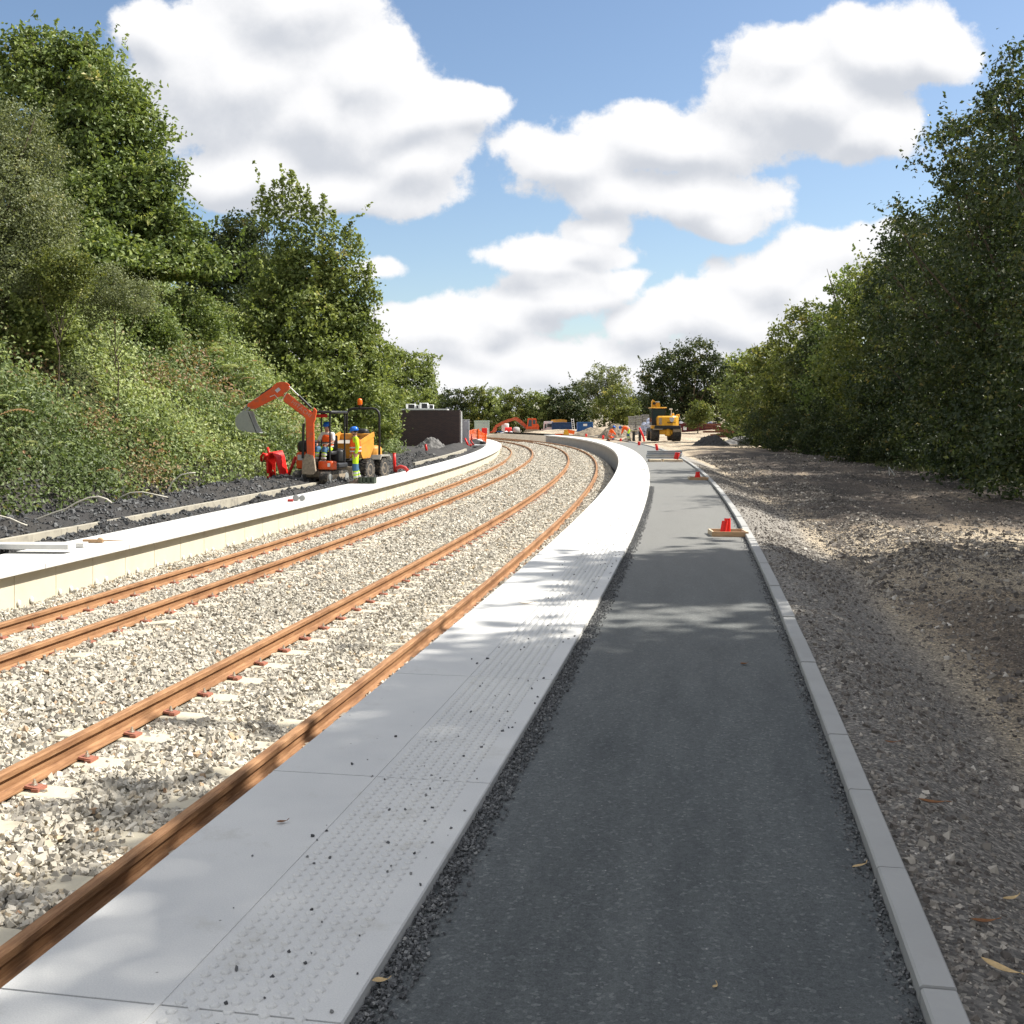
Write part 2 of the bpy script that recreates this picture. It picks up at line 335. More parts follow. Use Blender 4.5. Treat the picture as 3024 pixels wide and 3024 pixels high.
M['palegreen'] = mat('pale_green_paint', (.42, .52, .45), .55, var=.06)
M['lettering'] = mat('faded_grey_pink_lettering', (.5, .3, .25), .6)
M['lightgrey'] = mat('light_grey_paint', (.5, .5, .52), .5, var=.04)
M['bluesteel'] = mat('blue_container_paint', (.035, .075, .17), .55, var=.12, vscale=2, dirt=(.1, .1, .11), dscale=4, damt=.4)
M['bluebright'] = mat('blue_paint', (.03, .12, .33), .5, var=.1)
M['bag'] = mat('pale_blue_woven_bag', (.42, .46, .58), .8, var=.15, vscale=3, bump=.8, bscale=6)
M['whitebag'] = mat('white_plastic_bag', (.75, .75, .77), .6, var=.08, bump=.8, bscale=8)
M['rustpile'] = mat('rusty_scrap', (.16, .06, .035), .85, var=.4, vscale=5)
M['bark'] = mat('bark', (.11, .085, .06), .95, var=.3, vscale=8, bump=.8, bscale=25)
M['cable'] = mat('cream_cable_sheath', (.6, .57, .48), .6, var=.08)
M['glass'] = mat('dark_cab_glass', (.03, .05, .055), .1, 0, var=.1, spec=.8)
M['brownleaf'] = mat('brown_dead_leaf', (.2, .085, .03), .8, var=.35, vscale=30)
M['tanleaf'] = mat('tan_dead_leaf', (.5, .36, .18), .8, var=.25, vscale=30)
M['pink'] = mat('pinkish_rust', (.30, .12, .08), .8, var=.2, vscale=20)
M['bolt'] = mat('zinc_bolt', (.6, .58, .52), .35, .8, var=.1)
M['pad'] = mat('yellow_rail_pad', (.5, .38, .05), .7, var=.1)

# rust
def rust_mat():
    m = bpy.data.materials.new('rusty_rail_steel'); m.use_nodes = True; t = m.node_tree; b = t.nodes['Principled BSDF']
    tcn = t.nodes.new('ShaderNodeTexCoord'); mp = t.nodes.new('ShaderNodeMapping'); mp.inputs['Scale'].default_value = (1.2, 14, 1); t.links.new(tcn.outputs['UV'], mp.inputs[0])
    c = ramp(t, noise(t, mp.outputs[0], 3, 6, .7), [(.25, (.16, .08, .042)), (.45, (.30, .158, .078)), (.62, (.40, .225, .115)), (.85, (.31, .23, .155))])
    c2 = ramp(t, noise(t, tcn.outputs['Object'], 1.3, 5, .6), [(.45, (1, 1, 1)), (.72, (.6, .55, .54))])
    t.links.new(mixc(t, 1.0, c, c2, 'MULTIPLY'), b.inputs['Base Color']); b.inputs['Roughness'].default_value = .75; b.inputs['Specular IOR Level'].default_value = .25
    bp = t.nodes.new('ShaderNodeBump'); bp.inputs['Strength'].default_value = .25; bp.inputs['Distance'].default_value = .01
    t.links.new(noise(t, tcn.outputs['Object'], 90, 5, .7), bp.inputs['Height']); t.links.new(bp.outputs[0], b.inputs['Normal'])
    return m
M['rust'] = rust_mat()
def tarmac_mat():
    m = bpy.data.materials.new('tarmac'); m.use_nodes = True; t = m.node_tree; b = t.nodes['Principled BSDF']
    tcn = t.nodes.new('ShaderNodeTexCoord'); v = tcn.outputs['Object']
    c = ramp(t, noise(t, v, 160, 3, .8), [(.3, (.09, .1, .104)), (.55, (.14, .152, .157)), (.78, (.22, .235, .235))])
    mp = t.nodes.new('ShaderNodeMapping'); mp.inputs['Scale'].default_value = (.25, 1.2, 1); t.links.new(tcn.outputs['UV'], mp.inputs[0])
    c2 = ramp(t, noise(t, mp.outputs[0], 2.5, 6, .7), [(.3, (.72, .72, .72)), (.7, (1.18, 1.17, 1.13))])
    c = mixc(t, 1.0, c, c2, 'MULTIPLY')
    vo = t.nodes.new('ShaderNodeTexVoronoi'); vo.inputs['Scale'].default_value = 14; t.links.new(v, vo.inputs['Vector'])
    f_ = ramp(t, vo.outputs['Distance'], [(.035, (.8, .8, .8)), (.06, (0, 0, 0))]); c = mixc(t, f_, c, (.45, .44, .41))
    v3 = t.nodes.new('ShaderNodeTexVoronoi'); v3.inputs['Scale'].default_value = 75; t.links.new(v, v3.inputs['Vector']); s3 = t.nodes.new('ShaderNodeSeparateColor'); t.links.new(v3.outputs['Color'], s3.inputs[0])
    c = mixc(t, 1.0, c, ramp(t, s3.outputs[0], [(0, (.8, .81, .82)), (.5, (.98, .98, .98)), (.9, (1.06, 1.06, 1.06)), (.98, (1.5, 1.48, 1.44))]), 'MULTIPLY')
    # paler surface farther along the platform
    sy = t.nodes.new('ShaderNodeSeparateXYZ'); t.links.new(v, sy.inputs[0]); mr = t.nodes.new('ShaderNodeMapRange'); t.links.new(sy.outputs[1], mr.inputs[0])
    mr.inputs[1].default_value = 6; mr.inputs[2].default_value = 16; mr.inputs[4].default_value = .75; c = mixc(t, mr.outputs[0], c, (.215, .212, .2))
    t.links.new(c, b.inputs['Base Color']); b.inputs['Roughness'].default_value = .9; b.inputs['Specular IOR Level'].default_value = .25
    bp = t.nodes.new('ShaderNodeBump'); bp.inputs['Strength'].default_value = 1; bp.inputs['Distance'].default_value = .008
    t.links.new(noise(t, v, 140, 4, .8), bp.inputs['Height']); t.links.new(bp.outputs[0], b.inputs['Normal'])
    return m
M['tarmac'] = tarmac_mat()
def slab_mat():
    m = bpy.data.materials.new('pale_coping_concrete'); m.use_nodes = True; t = m.node_tree; b = t.nodes['Principled BSDF']
    tcn = t.nodes.new('ShaderNodeTexCoord'); v = tcn.outputs['Object']
    c = ramp(t, noise(t, v, 1.2, 4), [(.3, (.56, .56, .55)), (.7, (.66, .655, .63))])
    c = mixc(t, 1.0, c, ramp(t, noise(t, v, 170, 3, .8), [(.3, (.85, .85, .86)), (.7, (1.08, 1.08, 1.07))]), 'MULTIPLY')
    st = ramp(t, noise(t, v, 2.2, 7, .75), [(.56, (0, 0, 0)), (.72, (.6, .6, .6))]); c = mixc(t, st, c, (.42, .4, .35))
    vo = t.nodes.new('ShaderNodeTexVoronoi'); vo.inputs['Scale'].default_value = 7; t.links.new(v, vo.inputs['Vector'])
    f_ = ramp(t, vo.outputs['Distance'], [(.02, (.8, .8, .8)), (.045, (0, 0, 0))]); c = mixc(t, f_, c, (.12, .115, .11))
    t.links.new(c, b.inputs['Base Color']); b.inputs['Roughness'].default_value = .75; b.inputs['Specular IOR Level'].default_value = .3
    bp = t.nodes.new('ShaderNodeBump'); bp.inputs['Strength'].default_value = .2; bp.inputs['Distance'].default_value = .004
    t.links.new(noise(t, v, 200, 3, .7), bp.inputs['Height']); t.links.new(bp.outputs[0], b.inputs['Normal'])
    return m
M['slab'] = slab_mat()
def brick_mat():
    m = bpy.data.materials.new('dark_brick'); m.use_nodes = True; t = m.node_tree; b = t.nodes['Principled BSDF']
    tcn = t.nodes.new('ShaderNodeTexCoord'); mp = t.nodes.new('ShaderNodeMapping'); mp.inputs['Rotation'].default_value = (R(90), 0, 0); t.links.new(tcn.outputs['Object'], mp.inputs[0])
    br = t.nodes.new('ShaderNodeTexBrick'); t.links.new(mp.outputs[0], br.inputs[0]); br.inputs['Scale'].default_value = 1
    br.inputs['Brick Width'].default_value = .225; br.inputs['Row Height'].default_value = .075; br.inputs['Mortar Size'].default_value = .008
    br.inputs['Color1'].default_value = (.085, .05, .045, 1); br.inputs['Color2'].default_value = (.055, .035, .036, 1); br.inputs['Mortar'].default_value = (.09, .08, .07, 1)
    t.links.new(br.outputs[0], b.inputs['Base Color']); b.inputs['Roughness'].default_value = .9
    return m
M['brick'] = brick_mat()
M['stone'] = attr_mat('limestone_ballast', 'tint', [(0, (.13, .12, .105)), (.12, (.25, .232, .2)), (.3, (.36, .332, .28)), (.6, (.46, .425, .355)), (.85, (.6, .56, .48)), (.94, (.48, .38, .25)), (1, (.32, .18, .11))], .85)
M['stone_dark'] = attr_mat('dark_stone_chips', 'tint', [(0, (.055, .056, .058)), (.5, (.14, .143, .145)), (.9, (.27, .27, .26)), (1, (.48, .46, .43))], .85)
M['rubble'] = attr_mat('mixed_rubble', 'tint', [(0, (.07, .062, .056)), (.4, (.16, .142, .125)), (.7, (.27, .245, .21)), (.9, (.45, .41, .35)), (1, (.62, .58, .52))], .9)
def leafm(name, st, tr=.35): return attr_mat(name, 'tint', st, .5, tr, .35)
M['leaf_oak'] = leafm('oak_leaves', [(0, (.05, .08, .024)), (.5, (.19, .255, .075)), (.85, (.38, .43, .14)), (1, (.5, .46, .19))])
M['leaf_syc'] = leafm('sycamore_leaves', [(0, (.06, .095, .028)), (.5, (.23, .28, .085)), (.85, (.40, .45, .15)), (1, (.52, .47, .2))])
M['leaf_willow'] = leafm('grey_willow_leaves', [(0, (.065, .085, .038)), (.5, (.215, .245, .12)), (.85, (.35, .38, .21)), (1, (.5, .44, .24))])
M['leaf_beech'] = leafm('beech_leaves', [(0, (.024, .042, .016)), (.5, (.06, .085, .032)), (.85, (.15, .165, .055)), (1, (.3, .23, .08))])
M['leaf_yel'] = leafm('yellow_green_leaves', [(0, (.05, .075, .02)), (.5, (.16, .19, .05)), (.85, (.32, .33, .09)), (1, (.45, .38, .12))])
M['leaf_under'] = leafm('undergrowth_leaves', [(0, (.06, .09, .028)), (.35, (.19, .25, .09)), (.62, (.42, .48, .19)), (.74, (.34, .35, .16)), (.86, (.28, .2, .11)), (1, (.36, .2, .1))])
M['grass'] = leafm('rough_grass', [(0, (.05, .075, .025)), (.6, (.12, .15, .06)), (1, (.28, .25, .14))])

# ------------------------------------------------------------------ ground and bank
def Zright(s, o):
    z = -.02 - .30 * sm(3.9, 5.0, o) + .16 * sm(42, 62, s) * sm(4.2, 8, o) + .5 * sm(14.5, 22, o)
    amp = sm(4.2, 6.5, o)
    z = z + amp * ((fbm(s * .35, o * .5, 4, 3) - .5) * .28 * (1 - .55 * sm(50, 70, s)) + (fbm(s * 2.2, o * 2.2, 4, 8) - .5) * .09)
    ridge = np.exp(-((o - 6.3 - .5 * (fbm(s * .15, o * 0, 2, 5) - .5)) / .5) ** 2) * sm(5, 9, s) * (1 - sm(30, 45, s)) * .15 * (.3 + fbm(s * 1.7, o * 2, 3, 9))
    return z + ridge + .45 * sm(96, 114, s) * sm(6, 12, o)
BF = -10.4                               # offset of the foot of the left bank
def bankfoot(s): return BF - .9 * np.exp(-((s - 35.5) / 3.0) ** 2) + .5 * np.sin(s * .21) + .35 * np.sin(s * .57 + 1) - 2.4 * sm(48, 60, s) - 1.2 * sm(64, 78, s)
def Zleft(s, o):
    d = bankfoot(s) - o
    h = 7.8 * (1 - .6 * sm(60, 92, s)) * (1 - .97 * sm(98, 120, s)); zb = h * np.clip(d / 9.2, 0, 1) ** .88
    nf_ = 1 - .9 * sm(98, 120, s)
    zb = np.where(d > 9.2, h + (d - 9.2) * .12 * nf_, zb)
    soil = (OLO + .05 - o); z = ZL - .05 + (fbm(s * 1.3, o * 2.1, 4, 21) - .45) * .30 * sm(0, .35, soil) * (1 - sm(4, 6, soil))
    mound = np.exp(-((soil - .42) / .24) ** 2) * .13 * sm(.35, .6, fbm(s * .5, o * .2, 3, 31)) + np.exp(-((soil - 2.0) / .6) ** 2) * .26 * (.4 + fbm(s * .6, o * 0, 3, 41))
    z = z + mound * sm(13.5, 18, s) - .12 * np.exp(-((o + 8.0) / .35) ** 2) * sm(14, 17, s)
    return z + zb + sm(0, 2, d) * (fbm(s * .5, o * .5, 4, 51) - .5) * 1.4 * nf_
def zat(x, y):
    s, o = so_of(x, y); s0, o0 = float(s[0]), float(o[0])
    if s0 < 148 and o0 >= OK1: return float(Zright(np.array([s0]), np.array([o0]))[0])
    if s0 < 148 and o0 <= OLO: return float(Zleft(np.array([s0]), np.array([o0]))[0])
    return -.28

def ground_extra(t, c):
    tcn = t.nodes.new('ShaderNodeTexCoord'); f_ = noise(t, tcn.outputs['Object'], 30, 8, .8)
    c = mixc(t, 1.0, c, ramp(t, f_, [(.3, (.6, .6, .6)), (.7, (1.35, 1.33, 1.3))]), 'MULTIPLY')
    v4 = t.nodes.new('ShaderNodeTexVoronoi'); v4.inputs['Scale'].default_value = 62; t.links.new(tcn.outputs['Object'], v4.inputs['Vector']); s4 = t.nodes.new('ShaderNodeSeparateColor'); t.links.new(v4.outputs['Color'], s4.inputs[0])
    c = mixc(t, 1.0, c, ramp(t, s4.outputs[0], [(0, (.5, .5, .5)), (.45, (.9, .9, .9)), (.8, (1.25, 1.24, 1.2)), (.95, (2.0, 1.95, 1.85))]), 'MULTIPLY')
    vo = t.nodes.new('ShaderNodeTexVoronoi'); vo.inputs['Scale'].default_value = 9; t.links.new(tcn.outputs['Object'], vo.inputs['Vector'])
    return mixc(t, ramp(t, vo.outputs['Distance'], [(.06, (.6, .6, .6)), (.12, (0, 0, 0))]), c, (.34, .31, .27))
M['dirt'] = attr_mat('building_site_dirt', 'tint', [(0, (.05, .043, .038)), (.3, (.12, .1, .085)), (.55, (.27, .22, .165)), (.8, (.44, .375, .285)), (1, (.24, .235, .23))], .95, bump=.9, extra=ground_extra)
M['bankbase'] = attr_mat('bank_earth', 'tint', [(0, (.045, .044, .046)), (.25, (.06, .055, .045)), (1, (.05, .06, .02))], .95, bump=.8)

def field(name, s, o, zf, mt, tf):
    S_, O_ = np.meshgrid(s, o, indexing='ij'); X, Y = PTn(S_.ravel(), O_.ravel()); Z = zf(S_.ravel(), O_.ravel())
    ob = np_mesh(name, np.c_[X, Y, Z], grid_faces(len(s), len(o)), mt, attrs={'tint': ('POINT', tf(S_.ravel(), O_.ravel(), Z))}, smooth=True)
    return ob
sR = np.r_[np.arange(-12, 2, .5), np.arange(2, 30, .09), np.arange(30, 60, .22), np.arange(60, 150.1, .6)]
oR = np.r_[np.arange(OK1 - .02, 9, .09), np.arange(9, 20, .3), np.arange(20, 62, 2.)]
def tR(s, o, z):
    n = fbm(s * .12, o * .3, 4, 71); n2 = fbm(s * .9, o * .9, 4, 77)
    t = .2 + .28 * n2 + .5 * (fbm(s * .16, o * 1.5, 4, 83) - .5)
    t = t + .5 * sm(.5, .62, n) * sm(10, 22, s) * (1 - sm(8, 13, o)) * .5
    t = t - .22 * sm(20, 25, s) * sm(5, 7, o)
    t = t + .55 * sm(58, 78, s + 6 * (n - .5)) + .3 * sm(12.5, 15, s) * (1 - sm(20, 24, s)) * sm(4.5, 6, o)  # tan far yard, plus a nearer pale band painted as the sunlit strip
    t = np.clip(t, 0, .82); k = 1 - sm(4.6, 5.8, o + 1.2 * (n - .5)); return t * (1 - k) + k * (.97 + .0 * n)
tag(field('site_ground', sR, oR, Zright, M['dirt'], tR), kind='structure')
sL = np.r_[np.arange(-12, 10, .5), np.arange(10, 60, .15), np.arange(60, 150.1, .7)]
oL = np.r_[np.arange(OLO + .03, -12, -.12), np.arange(-12, -20, -.35), np.arange(-20, -44, -2.)][::-1]
def tL(s, o, z): return np.clip(.15 * (fbm(s, o, 3, 5)) + sm(0, 1, bankfoot(s) - o), 0, 1)
tag(field('embankment', sL, oL, Zleft, M['bankbase'], tL), kind='structure')
# base sheet to the horizon
gx = np.r_[np.linspace(-900, -80, 12), np.arange(-75, 90, 3.), np.linspace(95, 900, 12)]; gy = np.r_[np.linspace(-200, -20, 8), np.arange(-15, 210, 3.), np.linspace(215, 1500, 14)]
GX, GY = np.meshgrid(gx, gy, indexing='ij'); gs, go_ = so_of(GX.ravel(), GY.ravel())
cov = (gs < 149) & (go_ > -43) & (go_ < 60) & (GY.ravel() > -18)
gz = np.where(cov, -1.6, np.where((go_ <= -43) & (GY.ravel() < 130), 8.6, np.where(GX.ravel() > 10, -.16 + .45 * sm(96, 114, GY.ravel()), -.4)))
gz = np.where((gs >= 149) & (GX.ravel() < 8) & (GY.ravel() > 138), -.5, gz)
tag(np_mesh('ground', np.c_[GX.ravel(), GY.ravel(), gz], grid_faces(len(gx), len(gy)), M['dirt'], attrs={'tint': ('POINT', .66 + .1 * np.sin(GX.ravel()))}, smooth=False), kind='structure')

# ------------------------------------------------------------------ track bed
PB = [(1.16, -1.12), (.95, -1.1), (.60, -.86), (.35, -.80), (O3, Z3 - .185), (O3 - .5, -.80), (O2 + .5, -.79), (O2, Z2 - .185), (O1, Z1 - .185), (O1 - .4, Z1 - .17), (OLI - .14, -.86)]
PB = np.array(PB)[::-1]; ob_ = np.arange(OLI - .14, 1.17, .12)
def Zbed(s, o): return np.interp(o, PB[:, 0], PB[:, 1])
sB = np.arange(-10, 151, .25); S_, O_ = np.meshgrid(sB, ob_, indexing='ij'); X, Y = PTn(S_.ravel(), O_.ravel())
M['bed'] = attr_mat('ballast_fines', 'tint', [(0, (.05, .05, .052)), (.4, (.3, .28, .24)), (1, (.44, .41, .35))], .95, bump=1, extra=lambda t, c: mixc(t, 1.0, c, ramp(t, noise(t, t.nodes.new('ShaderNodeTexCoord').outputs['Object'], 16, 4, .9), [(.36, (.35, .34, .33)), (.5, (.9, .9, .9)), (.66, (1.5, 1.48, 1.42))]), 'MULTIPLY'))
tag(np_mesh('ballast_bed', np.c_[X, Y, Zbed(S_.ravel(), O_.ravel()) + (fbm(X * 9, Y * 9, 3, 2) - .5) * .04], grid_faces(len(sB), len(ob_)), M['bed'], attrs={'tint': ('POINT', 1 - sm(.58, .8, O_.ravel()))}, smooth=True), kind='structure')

def stones(name, P, size, mt, tint, flat=.75):
    n = len(P); base = np.array([(-1,-1,-1),(1,-1,-1),(1,1,-1),(-1,1,-1),(-1,-1,1),(1,-1,1),(1,1,1),(-1,1,1)], float) * .5
    V = base[None] * (1 + RNG.uniform(-.55, .35, (n, 8, 3))); V = V * (size[:, None, None] * RNG.uniform(.65, 1.3, (n, 1, 3)) * np.array([1, 1, flat]))
    q = RNG.normal(size=(n, 4)); q /= np.linalg.norm(q, axis=1)[:, None]; w, x, y, z = q.T
    Rm = np.stack([1-2*(y*y+z*z), 2*(x*y-z*w), 2*(x*z+y*w), 2*(x*y+z*w), 1-2*(x*x+z*z), 2*(y*z-x*w), 2*(x*z-y*w), 2*(y*z+x*w), 1-2*(x*x+y*y)], 1).reshape(n, 3, 3)
    V = np.einsum('nij,nkj->nki', Rm, V) + P[:, None]
    fc = np.array([(0,3,2),(0,2,1),(4,5,6),(4,6,7),(0,1,5),(0,5,4),(1,2,6),(1,6,5),(2,3,7),(2,7,6),(3,0,4),(3,4,7)])
    Fc = (fc[None] + 8 * np.arange(n)[:, None, None]).reshape(-1, 3)
    return np_mesh(name, V.reshape(-1, 3), Fc, mt, attrs={'tint': ('FACE', np.repeat(tint, 12))})
def scat(s0, s1, o0, o1, dens0, fall):       # density per m2 falling with distance
    out = []
    s = s0
    while s < s1:
        ds = 2.0; dn = dens0 * min(1, (fall / max(s, fall)) ** 1.15); n = int(dn * ds * (o1 - o0)); out.append(np.c_[RNG.uniform(s, s + ds, n), RNG.uniform(o0, o1, n), np.full(n, min(2.6, max(1, (dens0 / dn) ** .42)))]); s += ds
    return np.vstack(out)
A = scat(2, 118, OLI - .12, .92, 1050, 13)
X, Y = PTn(A[:, 0], A[:, 1]); sz = RNG.uniform(.021, .049, len(A)) * A[:, 2]
keep = (Y > 2.2) & (X > -.56 * Y - 1)
for oo in (O1, O2, O3, O4): keep &= ~(abs(A[:, 1] - oo) < .085)
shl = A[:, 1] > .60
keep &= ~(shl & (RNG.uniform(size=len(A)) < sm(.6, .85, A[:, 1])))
ph = np.mod(A[:, 0], .65) - .325        # keep sleepers fairly clear close to the rails
rd = np.minimum(np.minimum(abs(A[:, 1] - O3 - .22), abs(A[:, 1] - O1 - .22)), np.minimum(abs(A[:, 1] + .22), abs(A[:, 1] - O2 + .22)))
rd = np.minimum(np.minimum(abs(A[:, 1] - O3 - .24), abs(A[:, 1] - O1 - .24)), np.minimum(abs(A[:, 1] + .24), abs(A[:, 1] - O2 + .24)))
keep &= ~((abs(ph) < .115) & (rd < .17) & (RNG.uniform(size=len(A)) < .93))
Z = Zbed(A[:, 0], A[:, 1]) + RNG.uniform(-.004, .045, len(A)) * np.where(rd < .25, .25, 1) + (fbm(X * 1.6, Y * 1.6, 3, 4) - .45) * .07 * np.where(rd < .3, .2, 1)
P = np.c_[X, Y, Z][keep]
tag(stones('ballast_stones', P, sz[keep], M['stone'], np.clip(RNG.beta(2.6, 2.0, keep.sum()) , 0, 1)), 'angular pale limestone ballast filling both railway tracks', 'ballast', kind='stuff')

# ------------------------------------------------------------------ railway tracks
RP = [(-.070, -.159), (-.070, -.149), (-.02, -.136), (-.0085, -.122), (-.0085, -.050), (-.0365, -.044), (-.0365, -.008), (-.026, 0), (.026, 0), (.0365, -.008), (.0365, -.044), (.0085, -.050), (.0085, -.122), (.02, -.136), (.070, -.149), (.070, -.159)]
def clip_mb(side):
    b = MB(); b.box((side * .12, 0, -.143), (.10, .085, .016), Matrix.Rotation(side * .12, 3, 'Y')); b.box((side * .155, 0, -.155), (.05, .11, .02))
    return b
def bolt_mb(side):
    b = MB(); b.lathe([(.024, -.135), (.024, -.128), (.015, -.128), (.015, -.112), (.009, -.112), (.009, -.095)], (side * .118, 0, 0), 6); return b
cache = {}
def track(olo, ohi, zlo, zhi, label, nm):
    root = empty('railway_track', PT(8, (olo + ohi) / 2, 0)); tag(root, label, 'railway track'); inv = root.location.copy()
    for o_, z_ in ((olo, zlo), (ohi, zhi)):
        r_ = ribbon('rail', [(o_ + a, z_ + b) for a, b in RP], -9, 150, .5, M['rust'], root, closed=True); r_.data.transform(Matrix.Translation(-inv))
    if 'sl' not in cache:
        cache['sl'] = MB().rbox((0, 0, -.1), (2.5, .24, .2), .02); cache['cl'] = {}
    cant = math.atan2(zhi - zlo, GAUGE); k = 0; far = MB()
    s = 2.6
    while s < 149:
        x, y, z = PT(s + .325, (olo + ohi) / 2, (zlo + zhi) / 2 - .165); th = float(np.interp(s + .325, SS, TH))
        if k < 100:
            if 'slo' not in cache:
                sl = cache['sl'].build('sleeper', M['sleeper'], root); cache['slo'] = sl
            else:
                sl = cache['slo'].copy(); COL.objects.link(sl); sl.parent = root
            sl.location = Vector((x, y, z)) - inv; sl.rotation_euler = (0, -cant, -th)
            if k < 60:
                for rx in (-GAUGE / 2, GAUGE / 2):
                    for sd_ in (-1, 1):
                        key = sd_
                        if key not in cache['cl']:
                            c_ = clip_mb(sd_).build('rail_clip', M['pink'], sl); b_ = bolt_mb(sd_).build('clip_bolt', M['bolt'], None); cache['cl'][key] = (c_.data, b_.data); bpy.data.objects.remove(b_)
                        else:
                            c_ = bpy.data.objects.new('rail_clip', cache['cl'][key][0]); COL.objects.link(c_); c_.parent = sl
                        c_.location = (rx, 0, .165)
                        bb = cache['cl'][key][1]
                        if len(c_.data.materials) < 2:
                            pass
        else:
            m_ = Matrix.Rotation(-th, 3, 'Z'); far.box(Vector((x, y, z - .1)) - inv, (2.5, .24, .2), m_)
        s += .65; k += 1
    o_ = far.build('sleeper', M['sleeper'], root); tag(o_, kind='stuff')
    return root
# the clip mesh already contains its bolt
_c = clip_mb
def clip_mb(side):
    b = _c(side); q = bolt_mb(side); b.add(q.v, q.f); b._nb = len(q.f); return b
def two_tone_clip(side):
    b = clip_mb(side); o = b.build('rail_clip', M['pink']); o.data.materials.append(M['bolt']); n = len(o.data.polygons)
    for i in range(n - b._nb, n): o.data.polygons[i].material_index = 1
    return o
for sd_ in (-1, 1):
    o = two_tone_clip(sd_); cache.setdefault('cl', {})[sd_] = (o.data, o.data); bpy.data.objects.remove(o)
cache['sl'] = MB().rbox((0, 0, -.1), (2.5, .24, .2), .02)
track(O3, O4, Z3, Z4, 'rusty railway track next to the wide tarmac platform, nearest to the viewer', 'near')
track(O1, O2, Z1, Z2, 'rusty railway track beside the low cream wall of the far platform', 'far')

# ------------------------------------------------------------------ platforms, path, kerb
root = empty('station_platform', PT(8, 1.5, 0)); tag(root, 'curving platform edge of pale slabs with raised tactile bumps beside the tarmac path', 'platform'); inv = Matrix.Translation(-root.location)
def part(o): o.data.transform(inv); return o
def coping(parent, oi, oo, z, th, s0, s1, dl, flip=1):     # slabs with real joints, one part
    V = MB(); s = s0
    while s < s1:
        e = min(s + dl - .009, s1); n = max(2, int((e - s) / .35)); rg = []
        for i in range(n + 1):
            q = s + (e - s) * i / n; c = .006
            rg.append([Vector(PT(q, a, b)) for a, b in ((oi, z - th), (oi, z - c), (oi + c * flip, z), (oo - c * flip, z), (oo, z - c), (oo, z - th))])
        V.rings(rg); s += dl
    return V
part(coping(root, OSI, OSO, 0, .11, -9.13, 120, 2.14).build('coping', M['slab'], root))
# raised line and blister bumps
part(ribbon('tactile_ridge', [(1.49, -.004), (1.492, .003), (1.508, .003), (1.51, -.004)], -9, 112, .5, M['white'] if 0 else M['slab'], root))
bl = MB(); vs = []; fs = []; nb = 0
dome = [(.019, 0), (.016, .0045), (.009, .0075)]; ring = 6
row = 0; s = 1.2
while s < 70:
    for k in range(8):
        o_ = 1.56 + k * .055; x, y, _ = PT(s + (.0275 if k % 2 else 0), o_)
        b0 = len(vs)
        for r_, z_ in dome: vs += [(x + r_ * math.cos(2*PI*j/ring), y + r_ * math.sin(2*PI*j/ring), z_) for j in range(ring)]
        for q in range(2): fs += [(b0 + q*ring + j, b0 + q*ring + (j+1) % ring, b0 + (q+1)*ring + (j+1) % ring, b0 + (q+1)*ring + j) for j in range(ring)]
        fs.append(tuple(b0 + 2*ring + j for j in range(ring)))
    s += .055
m_ = MB(); m_.v = vs; m_.f = fs; o = part(m_.build('tactile_bumps', M['slab'], root)); tag(o, kind='stuff')
def wall(parent, o0, o1, z0, z1, s0, s1, dl, mt):
    V = MB(); s = s0
    while s < s1:
        e = min(s + dl - .012, s1); rg = []
        for q in (s, (s + e) / 2, e): rg.append([Vector(PT(q, a, b)) for a, b in ((o0, z0), (o0, z1), (o1, z1), (o1, z0))])
        V.rings(rg); s += dl
    w = V.build('facing_wall', mt, parent)
    return w
part(wall(root, OSI + .13, OSI + .26, -1.25, -.112, -9.1, 119.6, 1.2, M['concrete_grey']))
part(ribbon('back_fill', [(OSI + .27, -1.2), (OSI + .27, -.114), (OSO - .01, -.114), (OSO - .01, -1.2)], -9, 119, 1, M['dark_soil'], root, closed=True))
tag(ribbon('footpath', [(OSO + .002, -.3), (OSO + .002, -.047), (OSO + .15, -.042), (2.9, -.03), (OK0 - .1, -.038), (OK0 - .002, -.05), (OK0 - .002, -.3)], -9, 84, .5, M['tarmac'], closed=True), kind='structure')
tag(ribbon('unfinished_path', [(OSO + .002, -.3), (OSO + .002, -.075), (OK0 - .002, -.075), (OK0 - .002, -.3)], 84.05, 121, .5, M['mud'], closed=True, zf=None), kind='structure')
tag(ribbon('yard', [(1.0, -.88), (2.2, -.55), (3.0, -.35), (3.9, -.2), (3.9, -.6)], 120.2, 151, .5, M['brown_soil']), kind='structure')
tag(ribbon('yard', [(-6.0, -.9), (-6.3, -.6), (-6.8, -.42), (OLO - .1, -.36), (OLO - .1, -.8)], 134.1, 151, .5, M['brown_soil']), kind='structure')
def kerbstones():
    V = MB(); s = -8.6
    while s < 86:
        e = s + .915 - .012; rg = []
        for i in range(4):
            q = s + (e - s) * i / 3; z = .011 + .004 * math.sin(s * 3.1)
            rg.append([Vector(PT(q, a, b)) for a, b in ((OK0, -.28), (OK0, z - .008), (OK0 + .008, z), (OK1 - .006, z), (OK1, z - .006), (OK1, -.28))])
        V.rings(rg); s += .915
    return V.build('kerb', M['kerb'])
tag(kerbstones(), kind='structure')
